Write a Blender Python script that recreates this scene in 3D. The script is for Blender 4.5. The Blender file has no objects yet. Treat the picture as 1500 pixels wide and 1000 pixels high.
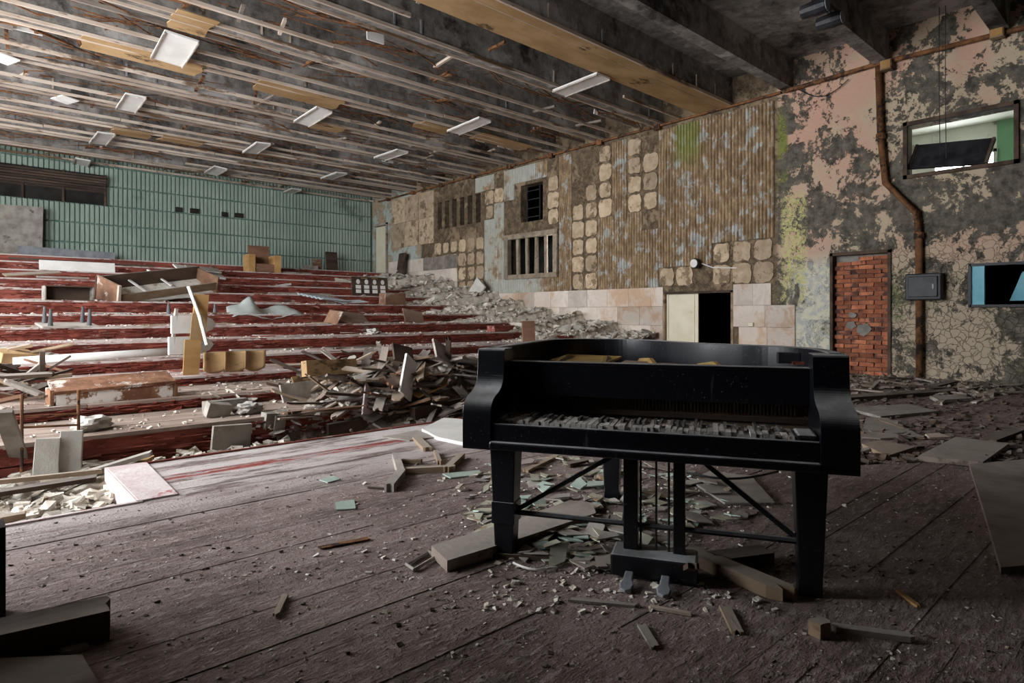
import bpy, bmesh, math, random
from mathutils import Vector, Matrix, Euler
R = random.Random(7)
sc = bpy.context.scene
COL = sc.collection
# ---------------------------------------------------------------- camera, world, daylight, exposure
CAMH = 1.1
cam = bpy.data.cameras.new('camera'); cam.lens = 21.6; cam.sensor_width = 36; cam.shift_y = -40/1500
cam.clip_start = .05; cam.clip_end = 300
co = bpy.data.objects.new('camera', cam); COL.objects.link(co)
co.location = (0, 0, CAMH); co.rotation_euler = (math.pi/2, 0, -math.atan2(.669, .743))
sc.camera = co
w = bpy.data.worlds.new('overcast_sky'); sc.world = w; w.use_nodes = True
bg = w.node_tree.nodes['Background']; bg.inputs[0].default_value = (.93, .96, 1.0, 1); bg.inputs[1].default_value = 7.0
sc.view_settings.view_transform = 'Standard'; sc.view_settings.look = 'None'
sc.view_settings.exposure = 1.45; sc.view_settings.gamma = 1; sc.view_settings.use_curve_mapping = False
LW = -3.1                                   # left wall
WINS = [(4.6, 8.4, .7, 5.2), (9.4, 12.8, 1.9, 5.2), (14.2, 17.2, 2.6, 5.2)]   # tall windows of the left wall: y0 y1 z0 z1
def portal(name, loc, rot, sx, sy):
    l = bpy.data.lights.new(name, 'AREA'); l.shape = 'RECTANGLE'; l.size = sx; l.size_y = sy
    l.cycles.is_portal = True
    o = bpy.data.objects.new(name, l); o.location = loc; o.rotation_euler = rot; COL.objects.link(o)
for (a, b, c, d) in WINS:
    portal('daylight_portal', (LW-.32, (a+b)/2, (c+d)/2), (0, -math.pi/2, 0), d-c, b-a)
portal('daylight_portal', (16.05, 3.32, 3.92), (0, math.pi/2, 0), 1.25, 1.15)

# ---------------------------------------------------------------- projection helpers (photo pixel to a place in the hall)
def ray(u, v):
    a = (u-750)/900; b = (460-v)/900
    return Vector((.743*a+.669, .743-.669*a, b))
def F(u, v, z=0.0):                          # on the level z
    r = ray(u, v); return Vector((0, 0, CAMH)) + r*((z-CAMH)/r.z)
def AX(u, v, X=12.0):                        # on the right wall
    r = ray(u, v); return Vector((0, 0, CAMH)) + r*(X/r.x)
def AY(u, v, Y):                             # on a plane parallel to the back wall
    r = ray(u, v); return Vector((0, 0, CAMH)) + r*(Y/r.y)
TZ = {-7: -.22, -6: .11, -5: .23, -4: .34, -3: .50, -2: .70, -1: .90}
for j in range(0, 7): TZ[j] = 1.1+.2475*j
def TY(j): return 12.74+1.122*j
def T(u, j, off=.5):                         # on tread j, off metres behind its edge, in pixel column u
    p = AY(u, 460, TY(j)+off); p.z = TZ[j]; return p

# ---------------------------------------------------------------- materials
class NT:
    def __init__(s, name):
        s.m = bpy.data.materials.new(name); s.m.use_nodes = True; s.t = s.m.node_tree; s.L = s.t.links
        s.b = s.t.nodes['Principled BSDF']
    def n(s, ty, **k):
        x = s.t.nodes.new(ty)
        for a, v in k.items(): setattr(x, a, v)
        return x
    def put(s, sock, v):
        if hasattr(v, 'is_linked') or isinstance(v, bpy.types.NodeSocket): s.L.new(v, sock)
        elif isinstance(v, tuple) and len(v) == 3 and sock.type == 'RGBA': sock.default_value = (*v, 1)
        else: sock.default_value = v
    def math(s, op, a, b=0.0, clamp=False):
        x = s.n('ShaderNodeMath', operation=op, use_clamp=clamp); s.put(x.inputs[0], a); s.put(x.inputs[1], b); return x.outputs[0]
    def mix(s, f, a, b, mode='MIX'):
        x = s.n('ShaderNodeMix', data_type='RGBA', blend_type=mode); s.put(x.inputs[0], f); s.put(x.inputs[6], a); s.put(x.inputs[7], b); return x.outputs[2]
    def ramp(s, v, lo, hi, inv=False):
        x = s.n('ShaderNodeMapRange', interpolation_type='SMOOTHSTEP'); s.put(x.inputs[0], v)
        x.inputs[1].default_value = lo; x.inputs[2].default_value = hi
        x.inputs[3].default_value = 1.0 if inv else 0.0; x.inputs[4].default_value = 0.0 if inv else 1.0
        return x.outputs[0]
    def band(s, v, a, b, soft):
        return s.math('MULTIPLY', s.ramp(v, a-soft, a+soft), s.ramp(v, b-soft, b+soft, True))
    def pos(s):
        if not hasattr(s, '_p'): s._p = s.n('ShaderNodeNewGeometry').outputs['Position']
        return s._p
    def xyz(s, v):
        x = s.n('ShaderNodeSeparateXYZ'); s.put(x.inputs[0], v); return x.outputs
    def obj(s, rnd=True):
        c = s.n('ShaderNodeTexCoord').outputs['Object']
        if not rnd: return c
        i = s.n('ShaderNodeObjectInfo').outputs['Random']; s._r = i
        v = s.n('ShaderNodeVectorMath', operation='ADD'); s.put(v.inputs[0], c)
        s.put(v.inputs[1], s.math('MULTIPLY', i, 57.0)); return v.outputs[0]
    def scl(s, v, k):
        x = s.n('ShaderNodeVectorMath', operation='MULTIPLY'); s.put(x.inputs[0], v); x.inputs[1].default_value = k; return x.outputs[0]
    def noise(s, v, scale, detail=6, rough=.6, dist=0.0):
        x = s.n('ShaderNodeTexNoise'); s.put(x.inputs['Vector'], v); x.inputs['Scale'].default_value = scale
        x.inputs['Detail'].default_value = detail; x.inputs['Roughness'].default_value = rough; x.inputs['Distortion'].default_value = dist
        return x.outputs[0]
    def voro(s, v, scale, feat='DISTANCE_TO_EDGE'):
        x = s.n('ShaderNodeTexVoronoi', feature=feat); s.put(x.inputs['Vector'], v); x.inputs['Scale'].default_value = scale; return x.outputs['Distance']
    def up(s):
        return s.xyz(s.n('ShaderNodeNewGeometry').outputs['Normal'])[2]
    def fin(s, col, rough=.8, bump=None, bs=.3, bd=.02, metal=0.0, spec=None):
        s.put(s.b.inputs['Base Color'], col); s.put(s.b.inputs['Roughness'], rough); s.b.inputs['Metallic'].default_value = metal
        if spec is not None: s.b.inputs['Specular IOR Level'].default_value = spec
        if bump is not None:
            x = s.n('ShaderNodeBump'); x.inputs['Strength'].default_value = bs; x.inputs['Distance'].default_value = bd
            s.put(x.inputs['Height'], bump); s.L.new(x.outputs[0], s.b.inputs['Normal'])
        return s.m
def simple(name, c1, c2, scale=4, c3=None, t3=.62, rough=.85, bs=.35, stretch=(1, 1, 1), dust=0.0, var=.35, metal=0.0, dcol=(.42, .38, .34), spec=.3):
    s = NT(name); v = s.scl(s.obj(), stretch)
    n1 = s.noise(v, scale); c = s.mix(s.ramp(n1, .35, .65), c1, c2)
    n2 = s.noise(v, scale*.6, 7, .7)
    if c3: c = s.mix(s.ramp(n2, t3-.02, t3+.04), c, c3)
    if var: c = s.mix(1.0, c, s.math('ADD', s.math('MULTIPLY', s._r, var), 1-var/2), 'MULTIPLY')
    n3 = s.noise(v, scale*7, 4, .7)
    if dust:
        c = s.mix(s.math('MULTIPLY', s.math('MULTIPLY', s.ramp(s.up(), .4, .95), s.ramp(n2, .3, .6)), dust), c, dcol)
    return s.fin(c, rough, s.math('ADD', n1, s.math('MULTIPLY', n3, .5)), bs, .02, metal, spec)

def mat_wall():
    s = NT('peeling_wall_paint'); p = s.pos(); x, y, z = s.xyz(p)
    n0 = s.noise(p, .55, 8, .65); n1 = s.noise(p, 1.6, 9, .68, .4); n2 = s.noise(p, 6, 7, .7); n3 = s.noise(p, 25, 4, .7)
    grey = s.mix(s.ramp(n2, .3, .7), (.045, .04, .032), (.19, .165, .13))
    grey = s.mix(s.ramp(n1, .5, .62), grey, (.27, .245, .20))
    pinkc = s.mix(s.ramp(n0, .4, .6), (.56, .34, .25), (.50, .40, .28))
    low = s.ramp(z, 1.2, 3.0, True)
    pinkc = s.mix(low, pinkc, (.42, .34, .25))
    k = s.math('ADD', s.math('MULTIPLY', n1, .75), s.math('MULTIPLY', n2, .25))
    peel = s.ramp(k, .475, .49)
    # less paint high up in the damp corner and round the wall's foot
    damp = s.math('ADD', s.math('MULTIPLY', s.band(y, -3, 1.7, .5), .06), s.math('MULTIPLY', s.band(z, 2.5, 3.1, .4), .04))
    k2 = s.math('ADD', s.math('MULTIPLY', k, .72), s.math('ADD', s.math('MULTIPLY', s.noise(p, 11, 6, .75), .18), s.math('MULTIPLY', n3, .10))); peel = s.ramp(s.math('SUBTRACT', k2, damp), .488, .498)
    wob = s.n('ShaderNodeVectorMath', operation='ADD'); s.put(wob.inputs[0], p); wn = s.n('ShaderNodeTexNoise'); s.put(wn.inputs['Vector'], p); wn.inputs['Scale'].default_value = 5; wn.inputs['Detail'].default_value = 4; s.put(wob.inputs[1], s.scl(wn.outputs[1], (.22, .22, .22))); cell = s.voro(wob.outputs[0], 9.5); crack = s.ramp(s.math('ADD', cell, s.math('MULTIPLY', s.math('SUBTRACT', n3, .5), .12)), .0, .06, True)
    crk = s.math('MULTIPLY', s.math('MULTIPLY', crack, s.band(z, -1, 2.3, .3)), s.ramp(y, 3.4, 3.9, True))
    col = s.mix(peel, grey, pinkc)
    col = s.mix(s.math('MULTIPLY', s.math('MULTIPLY', crk, s.ramp(n0, .42, .55)), .55), col, (.09, .08, .055))
    moss = s.math('MULTIPLY', s.math('MULTIPLY', s.ramp(n0, .52, .62), s.ramp(n2, .4, .6)), s.band(z, -.5, 1.9, .5))
    col = s.mix(s.math('MULTIPLY', moss, .8), col, (.12, .15, .055))
    wht = s.math('MULTIPLY', s.band(y, 4.45, 5.25, .1), s.math('MULTIPLY', s.band(z, -1, 2.1, .2), s.ramp(n1, .40, .47)))
    col = s.mix(wht, col, s.mix(s.ramp(n2, .45, .55), (.44, .44, .41), (.60, .57, .44)))
    yel = s.math('MULTIPLY', s.band(y, 4.95, 5.42, .05), s.math('MULTIPLY', s.ramp(n1, .43, .47), s.band(z, 1.3, 3.4, .1)))
    col = s.mix(s.math('MULTIPLY', yel, s.ramp(s.noise(p, 13, 5, .7), .46, .50)), col, (.52, .48, .22))
    yg = s.math('MULTIPLY', s.band(y, 5.3, 5.52, .03), s.math('MULTIPLY', s.ramp(n1, .42, .5), s.band(z, 3.5, 5.1, .15)))
    col = s.mix(yg, col, (.20, .21, .06))
    brown = s.mix(s.ramp(n2, .35, .65), (.085, .062, .042), (.20, .145, .09))
    brown = s.mix(s.ramp(n1, .53, .6), brown, (.26, .19, .12))
    col = s.mix(s.ramp(y, 5.45, 5.55), col, brown)
    tan = s.mix(s.ramp(n1, .45, .55), (.40, .30, .20), (.42, .46, .42))
    col = s.mix(s.math('MULTIPLY', s.ramp(y, 18.0, 18.15), s.ramp(n2, .3, .4)), col, tan)
    h = s.math('ADD', s.math('MULTIPLY', peel, .6), s.math('ADD', s.math('MULTIPLY', n2, .5), s.math('MULTIPLY', crk, -.8)))
    return s.fin(col, .9, s.math('ADD', h, s.math('MULTIPLY', n3, .25)), .8, .03, spec=.2)
def mat_corr():
    s = NT('fluted_panel_paint'); p = s.pos(); x, y, z = s.xyz(p); o = s.obj()
    n1 = s.noise(p, 1.3, 7, .7); n2 = s.noise(s.scl(p, (1, 1, .5)), 9, 6, .7); n3 = s.noise(p, 3.2, 6, .65)
    c = s.mix(s.ramp(n2, .35, .7), (.19, .125, .07), (.43, .30, .18))
    blue = s.ramp(s.math('ADD', s.math('MULTIPLY', n3, .55), s.math('MULTIPLY', n2, .45)), .525, .56)
    blue = s.math('MULTIPLY', blue, s.math('ADD', .85, s.math('MULTIPLY', s.math('SUBTRACT', s._r, .5), .3)))
    c = s.mix(blue, c, s.mix(s.ramp(n2, .5, .7), (.38, .39, .375), (.52, .52, .49)))
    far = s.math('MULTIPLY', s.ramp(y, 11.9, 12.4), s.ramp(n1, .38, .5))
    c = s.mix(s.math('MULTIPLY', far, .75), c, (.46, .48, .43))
    grn = s.math('MULTIPLY', s.band(y, 7.2, 7.8, .15), s.ramp(z, 4.2, 4.8))
    c = s.mix(s.math('MULTIPLY', grn, .7), c, (.20, .24, .06))
    return s.fin(c, .85, n2, .5, .02, spec=.2)
def mat_stage():
    s = NT('worn_stage_boards'); p = s.pos(); x, y, z = s.xyz(p); i = s.n('ShaderNodeObjectInfo').outputs['Random']
    ps = s.scl(p, (.22, 1, 1)); n1 = s.noise(ps, 5, 8, .7); n2 = s.noise(p, 1.1, 7, .65); n3 = s.noise(s.scl(p, (.35, 1, 1)), 28, 5, .75); n4 = s.noise(p, 60, 3, .7)
    c = s.mix(s.ramp(n1, .3, .7), (.12, .085, .074), (.25, .185, .165))
    c = s.mix(s.ramp(n2, .42, .62), c, (.27, .205, .185))
    n5 = s.noise(s.scl(p, (.12, 1, 1)), 9, 9, .8, .3); c = s.mix(s.math('MULTIPLY', s.ramp(n3, .5, .62), .7), c, (.38, .32, .30)); c = s.mix(s.math('MULTIPLY', s.ramp(n5, .30, .40, True), .8), c, (.035, .025, .022)); c = s.mix(s.math('MULTIPLY', s.ramp(n5, .58, .66), .5), c, (.44, .38, .36))
    c = s.mix(s.math('MULTIPLY', s.ramp(n3, .34, .42, True), .7), c, (.05, .035, .03))
    c = s.mix(1.0, c, s.math('ADD', s.math('MULTIPLY', i, .3), .85), 'MULTIPLY')
    edge = s.math('MULTIPLY', s.ramp(y, 3.3, 4.6), s.ramp(n1, .40, .52))
    c = s.mix(s.math('MULTIPLY', edge, .85), c, (.66, .60, .58))
    redl = s.math('MULTIPLY', s.band(y, 4.55, 4.68, .03), s.ramp(n1, .46, .52))
    c = s.mix(redl, c, (.30, .06, .05))
    return s.fin(c, .75, s.math('ADD', s.math('ADD', n1, n3), s.math('MULTIPLY', n4, .5)), .9, .02, spec=.25)
def mat_red(name, dusty):
    s = NT(name); v = s.obj(); vs = s.scl(v, (.3, 1, 1))
    n1 = s.noise(vs, 4, 8, .7); n2 = s.noise(vs, 14, 6, .7); n3 = s.noise(v, 1.2, 6, .6)
    c = s.mix(s.ramp(n1, .35, .65), (.15, .030, .020), (.31, .075, .048))
    c = s.mix(s.ramp(n3, .60, .68), c, (.10, .05, .035))
    flake = s.ramp(s.math('ADD', s.math('MULTIPLY', n2, .6), s.math('MULTIPLY', n3, .4)), .575 - .12*dusty, .60 - .12*dusty)
    c = s.mix(flake, c, (.44, .31, .27) if not dusty else (.54, .46, .43))
    c = s.mix(s.math('MULTIPLY', s.ramp(n2, .3, .38, True), .8), c, (.05, .015, .012))
    if dusty: c = s.mix(s.math('MULTIPLY', s.ramp(n1, .42, .56), .55), c, (.50, .43, .40))
    return s.fin(c, .6, s.math('ADD', n1, n2), 1.0, .03, spec=.4)
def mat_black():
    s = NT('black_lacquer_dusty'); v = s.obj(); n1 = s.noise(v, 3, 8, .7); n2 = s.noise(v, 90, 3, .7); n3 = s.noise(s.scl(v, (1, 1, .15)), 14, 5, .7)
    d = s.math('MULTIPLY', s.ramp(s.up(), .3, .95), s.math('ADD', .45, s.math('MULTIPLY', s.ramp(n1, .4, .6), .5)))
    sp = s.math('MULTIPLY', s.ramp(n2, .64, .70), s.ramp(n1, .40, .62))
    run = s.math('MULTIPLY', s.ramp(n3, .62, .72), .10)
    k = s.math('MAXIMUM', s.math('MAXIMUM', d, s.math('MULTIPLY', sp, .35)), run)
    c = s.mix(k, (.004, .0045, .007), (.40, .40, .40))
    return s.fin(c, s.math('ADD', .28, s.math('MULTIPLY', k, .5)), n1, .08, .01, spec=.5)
def mat_ceil():
    s = NT('sooty_concrete'); p = s.pos(); n1 = s.noise(p, .7, 8, .7); n2 = s.noise(p, 5, 7, .7); n3 = s.noise(s.scl(p, (1, 1, .3)), 7, 5, .6)
    c = s.mix(s.ramp(n2, .3, .7), (.13, .12, .11), (.31, .285, .26))
    c = s.mix(s.ramp(n1, .52, .62), c, (.44, .41, .39))
    c = s.mix(s.math('MULTIPLY', s.ramp(n1, .36, .46, True), .85), c, (.02, .018, .017))
    c = s.mix(s.math('MULTIPLY', s.ramp(n3, .55, .7), .5), c, (.08, .07, .065))
    return s.fin(c, .9, n2, .5, .03, spec=.2)
def mat_tile():
    s = NT('pink_stone_tile'); v = s.obj(); p = s.pos(); n1 = s.noise(v, 2.5, 8, .68, .6); n2 = s.noise(v, 20, 5, .7); n0 = s.noise(p, .5, 4, .6)
    c = s.mix(s.ramp(n1, .35, .65), (.56, .47, .40), (.70, .63, .56))
    c = s.mix(s.math('MULTIPLY', s.ramp(s.math('ADD', s.math('MULTIPLY', n1, .5), s.math('MULTIPLY', n0, .5)), .50, .60), .75), c, (.46, .27, .14))
    c = s.mix(s.math('MULTIPLY', s.ramp(n2, .62, .7), .6), c, (.20, .12, .08))
    c = s.mix(1.0, c, s.math('ADD', s.math('MULTIPLY', s._r, .35), .80), 'MULTIPLY')
    return s.fin(c, .55, n2, .2, .01, spec=.3)
M = {}
M['wall'] = mat_wall(); M['corr'] = mat_corr(); M['stage'] = mat_stage(); M['riser'] = mat_red('red_peeling_paint', 0); M['tread'] = mat_red('dusty_red_boards', 1)
M['black'] = mat_black(); M['ceil'] = mat_ceil(); M['tile'] = mat_tile()
M['pad'] = simple('adhesive_pad', (.38, .28, .18), (.52, .40, .275), 5, (.20, .14, .085), .56, bs=.8, var=.5)
M['dtile'] = simple('sooty_tile', (.17, .14, .12), (.27, .23, .20), 4)
M['teal'] = simple('teal_glazed_tile', (.28, .355, .30), (.36, .44, .375), .6, (.17, .22, .185), .62, rough=.45, bs=.05, var=0)
M['teal2'] = simple('teal_plaster', (.09, .15, .13), (.13, .21, .18), 2, var=0)
M['conc'] = simple('grey_concrete', (.22, .20, .17), (.34, .31, .27), 5, (.12, .10, .09), .6, bs=.7)
M['dark'] = simple('void_shade_black', (.012, .011, .010), (.03, .027, .024), 3)  # near-black colour stands in for the shade inside openings
M['tread2'] = simple('dirty_tread_boards', (.20, .14, .11), (.33, .26, .215), 4, (.50, .44, .40), .60, bs=.8, stretch=(.35, 1, 1))
M['low_bounce'] = simple('low_bounce_stage_wall', (.05, .045, .04), (.09, .08, .07), 2)  # dark tone picked so unseen stage walls bounce little light at the piano
M['vent'] = simple('brown_concrete', (.20, .16, .115), (.32, .26, .19), 5, (.11, .085, .065), .6, bs=.7)
M['batten'] = simple('pale_batten', (.40, .31, .24), (.55, .46, .38), 3, (.16, .10, .06), .56, stretch=(.3, 1, 1))
M['joist'] = simple('grey_joist', (.16, .13, .11), (.30, .25, .21), 3, (.10, .06, .04), .58, stretch=(.3, 1, 1))
M['ply'] = simple('stained_plywood', (.30, .185, .085), (.42, .275, .14), 2.5, (.10, .06, .03), .61, stretch=(.5, 1, 1), spec=.2)
M['white'] = simple('white_enamel', (.66, .64, .60), (.76, .74, .70), 3, (.45, .36, .27), .66, rough=.5, bs=.15, var=.15)
M['plast'] = simple('white_plaster', (.52, .49, .44), (.66, .63, .57), 4, (.34, .28, .21), .6, bs=.6)
M['rub'] = simple('rubble_plaster', (.42, .37, .31), (.64, .60, .53), 7, (.22, .16, .11), .58, bs=.8, var=.8)
M['dirt'] = simple('rubble_dirt', (.12, .09, .065), (.27, .22, .17), 9, (.46, .42, .36), .56, bs=1.0, var=0)
M['rust'] = simple('rusty_steel', (.10, .042, .018), (.22, .095, .036), 8, (.03, .017, .012), .55, rough=.8, bs=.5)
M['rustw'] = simple('rust_streaked_enamel', (.13, .055, .028), (.27, .13, .07), 6, (.56, .51, .46), .54, bs=.4)
M['wood'] = simple('weathered_wood', (.19, .125, .075), (.33, .24, .16), 4, (.10, .06, .035), .6, stretch=(.25, 1, 1), dust=.6)
M['dwood'] = simple('dark_wood', (.045, .028, .020), (.10, .065, .045), 4, stretch=(.25, 1, 1), dust=.45)
M['owood'] = simple('orange_veneer', (.34, .18, .065), (.45, .265, .105), 3, stretch=(.3, 1, 1))
M['bwood'] = simple('brown_veneer', (.14, .07, .04), (.24, .13, .08), 3, (.40, .33, .28), .62, stretch=(.3, 1, 1), dust=.4)
M['gwood'] = simple('grey_board', (.24, .21, .18), (.38, .34, .30), 4, (.14, .11, .09), .6, dust=.5)
M['hard'] = simple('hardboard', (.20, .15, .12), (.31, .25, .21), 2.5, (.11, .08, .06), .6, dust=.6)
M['brick'] = simple('red_brick', (.26, .08, .04), (.42, .15, .075), 6, (.10, .045, .035), .56, bs=.7, var=.9)
M['mortar'] = simple('mortar', (.20, .18, .16), (.30, .28, .25), 8, bs=.8)
M['cream'] = simple('cream_door_paint', (.66, .59, .43), (.74, .68, .53), 2, (.50, .36, .2), .68, rough=.55, bs=.1, var=0)
M['blue'] = simple('blue_paint', (.13, .36, .44), (.19, .44, .52), 3, (.30, .36, .36), .66, rough=.6)
M['green'] = simple('green_paint', (.22, .46, .26), (.28, .52, .31), 1.5, (.45, .52, .40), .64)
M['whitewash'] = simple('whitewash', (.62, .63, .56), (.72, .73, .66), 1.5, (.28, .27, .24), .6)
M['steel'] = simple('black_steel', (.012, .012, .014), (.03, .03, .034), 5, rough=.45)
M['gsteel'] = simple('grey_steel', (.20, .21, .23), (.30, .31, .33), 5, rough=.5)
M['steel2'] = simple('dull_dark_metal', (.07, .07, .075), (.12, .12, .125), 5, rough=.6)
M['gold'] = simple('bronzed_iron', (.20, .12, .03), (.30, .19, .06), 5, (.10, .05, .02), .6, rough=.5)
M['key'] = simple('grimy_keys', (.40, .37, .34), (.56, .53, .49), 9, (.2, .16, .13), .58, var=.6)
M['bkey'] = simple('black_keys', (.06, .056, .054), (.16, .15, .14), 9, var=.5)
M['glass'] = simple('dirty_glass', (.34, .33, .25), (.46, .45, .36), 6, (.24, .17, .11), .57, rough=.25, bs=.1, var=.6, spec=.5)
M['gglass'] = simple('green_glass', (.38, .48, .42), (.48, .58, .51), 5, rough=.2, bs=.05, spec=.5)
M['sheet'] = simple('grey_plastic_sheet', (.38, .41, .39), (.50, .53, .50), 3, (.28, .27, .25), .62, rough=.6)
M['csheet'] = simple('pale_corrugated', (.48, .54, .58), (.62, .67, .70), 3, rough=.5)
M['fabric'] = simple('dirty_cloth', (.40, .37, .33), (.56, .53, .48), 6, (.22, .16, .1), .6, bs=.8)
M['pink'] = simple('pink_step_paint', (.56, .45, .44), (.66, .59, .57), 5, (.42, .16, .15), .60, bs=.5, var=0)

WOOD = {'gwood': 'grey', 'wood': 'brown', 'riser': 'red painted', 'tread': 'dusty red', 'batten': 'pale', 'dwood': 'dark', 'hard': 'dull brown', 'bwood': 'red-brown', 'owood': 'orange'}
ORD = ['lowest', 'second', 'third', 'fourth', 'fifth', 'sixth', 'seventh', 'eighth', 'ninth', 'tenth', 'eleventh', 'twelfth', 'topmost']
# ---------------------------------------------------------------- geometry helpers
class G:
    def __init__(s): s.v = []; s.f = []
    def add(s, vs, fs, mt=None):
        k = len(s.v); s.v += [tuple(mt @ Vector(p)) if mt else tuple(p) for p in vs]; s.f += [tuple(k+i for i in f) for f in fs]; return s
    def box(s, c, d, mt=None, jit=0.0):
        x, y, z = c; a, b, e = d[0]/2, d[1]/2, d[2]/2
        J = lambda: R.uniform(-jit, jit)
        vs = [(x+i*a+J(), y+j*b+J(), z+k*e+J()) for k in (-1, 1) for j in (-1, 1) for i in (-1, 1)]
        return s.add(vs, [(0, 2, 3, 1), (4, 5, 7, 6), (0, 1, 5, 4), (2, 6, 7, 3), (0, 4, 6, 2), (1, 3, 7, 5)], mt)
    def slab(s, pts, z0, z1, mt=None):          # outline (x, y) anticlockwise, extruded z0..z1; z may be callables
        n = len(pts); q = lambda z, i: z[i] if isinstance(z, (list, tuple)) else z
        ar = sum(pts[i][0]*pts[(i+1) % n][1]-pts[(i+1) % n][0]*pts[i][1] for i in range(n))
        if ar < 0: pts = pts[::-1]
        vs = [(p[0], p[1], q(z0, i)) for i, p in enumerate(pts)]+[(p[0], p[1], q(z1, i)) for i, p in enumerate(pts)]
        fs = [tuple(range(n-1, -1, -1)), tuple(range(n, 2*n))]+[(i, (i+1) % n, n+(i+1) % n, n+i) for i in range(n)]
        return s.add(vs, fs, mt)
    def tube(s, path, r, n=8, cap=True):
        rings = []; P = [Vector(p) for p in path]
        for i, p in enumerate(P):
            t = (P[min(i+1, len(P)-1)]-P[max(i-1, 0)]).normalized()
            a = t.orthogonal() if abs(t.z) > .9 else t.cross(Vector((0, 0, 1))); a.normalize(); b = t.cross(a)
            rr = r[i] if isinstance(r, (list, tuple)) else r
            rings.append([p+a*rr*math.cos(2*math.pi*k/n)+b*rr*math.sin(2*math.pi*k/n) for k in range(n)])
        vs = [x for g in rings for x in g]
        fs = [(i*n+k, i*n+(k+1) % n, (i+1)*n+(k+1) % n, (i+1)*n+k) for i in range(len(P)-1) for k in range(n)]
        if cap: fs += [tuple(range(n-1, -1, -1)), tuple(range((len(P)-1)*n, len(P)*n))]
        return s.add(vs, fs)
    def grid(s, nx, ny, fn):
        vs = [fn(i/nx, j/ny) for j in range(ny+1) for i in range(nx+1)]
        fs = [(j*(nx+1)+i, j*(nx+1)+i+1, (j+1)*(nx+1)+i+1, (j+1)*(nx+1)+i) for j in range(ny) for i in range(nx)]
        return s.add(vs, fs)
    def mesh(s, name, mat):
        me = bpy.data.meshes.new(name); me.from_pydata(s.v, [], s.f); me.validate(); me.update()
        me.materials.append(M[mat]); return me
    def build(s, name, mat, parent=None, loc=(0, 0, 0), rot=(0, 0, 0), smooth=False, **k):
        return put(name, s.mesh(name, mat), parent, loc, rot, smooth, **k)
def put(name, me, parent=None, loc=(0, 0, 0), rot=(0, 0, 0), smooth=False, label=None, cat=None, group=None, kind=None, bevel=0, solid=0, scale=None):
    o = bpy.data.objects.new(name, me); COL.objects.link(o); o.location = loc; o.rotation_euler = rot; o.parent = parent
    if scale: o.scale = scale
    if smooth and me:
        for p in me.polygons: p.use_smooth = True
    if solid:
        m = o.modifiers.new('solid', 'SOLIDIFY'); m.thickness = solid; m.offset = 0
    if bevel:
        m = o.modifiers.new('bevel', 'BEVEL'); m.width = bevel; m.segments = 2; m.limit_method = 'ANGLE'
    for a, b in (('label', label), ('category', cat), ('group', group), ('kind', kind)):
        if b: o[a] = b
    return o
def empty(name, loc, rot=(0, 0, 0), **k): return put(name, None, None, loc, rot, **k)
def B(c, d, **k): return G().box(c, d, **k)
def slabmesh(n, rx, ry, th, rag=.25):
    g = G(); pts = []
    for i in range(n):
        a = 2*math.pi*(i+R.uniform(-.3, .3))/n; q = 1+R.uniform(-rag, rag); pts.append((rx*q*math.cos(a), ry*q*math.sin(a)))
    return g.slab(pts, 0, th)
def hull(sx, sy, sz, n=11, name='chunk', mat='rub'):
    bm = bmesh.new()
    for i in range(n):
        v = Vector((R.gauss(0, 1), R.gauss(0, 1), R.gauss(0, 1))).normalized(); bm.verts.new((v.x*sx, v.y*sy, v.z*sz))
    r = bmesh.ops.convex_hull(bm, input=bm.verts[:]); 
    bmesh.ops.delete(bm, geom=[g for g in r['geom_unused'] if isinstance(g, bmesh.types.BMVert)], context='VERTS')
    me = bpy.data.meshes.new(name); bm.to_mesh(me); bm.free(); me.materials.append(M[mat]); return me
def board_mesh(L, W, Th, rag=.06, n=4):          # plank along x with broken ends
    e = lambda x, sg: [(x+sg*R.uniform(-rag, rag), -W/2+W*i/n) for i in range(n+1)]
    a = e(L/2, 1); b = e(-L/2, -1)[::-1]
    return G().slab(a+b, 0, Th)

# ================================================================ THE SETTING
# ---- stage floor: base and single boards along x
XL = -3.6
fl = G(); fl.slab([(-2.2, -3.2), (11.98, -3.2), (11.98, 5.15), (.8, 5.15), (.8, 4.11), (-2.2, 4.11)], -.24, -.012)
floor = fl.build('floor', 'stage', kind='structure')
y = -3.2; row = 0
pm = {}
while y < 5.16:
    bw = .138; x = -2.2 if y+bw < 4.14 else .8
    x -= R.uniform(0, 0)
    while x < 11.9:
        L = R.uniform(3.6, 5.2); L = min(L, 11.97-x)
        if 11.97-(x+L) < 1.2: L = 11.97-x
        if y > -1.6 or x > 0:
            g = G(); a = R.uniform(-.002, .003)
            g.box((L/2, bw/2-.003, -.0225), (L-.006, bw+.002-(R.uniform(.004, .010) if R.random() < .14 else 0), .045))
            g.build('floor_board', 'stage', floor, (x, y, a), (R.uniform(-.008, .008), 0, 0))
        x += L
    y += bw; row += 1
# stage edge lip and the pink block at the notch
B((6.4, 5.165, -.11), (11.16, .03, .24)).build('trim_1', 'riser', kind='structure')
B((-.7, 4.125, -.11), (3.0, .03, .24)).build('trim_2', 'pink', kind='structure')
B((.785, 4.65, -.11), (.03, 1.06, .24)).build('trim_3', 'pink', kind='structure')
st = G(); st.slab([(.78, 4.13), (.99, 4.13), (1.03, 5.17), (.78, 5.17)], .002, .012)
st.build('trim_4', 'pink', kind='structure', bevel=.003)
# ---- hall floor in front of the first tier
hf = B((4.2, 5.4, -.27), (15.6, 3.0, .1)); hf.build('floor_hall', 'dirt', kind='structure')
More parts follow.
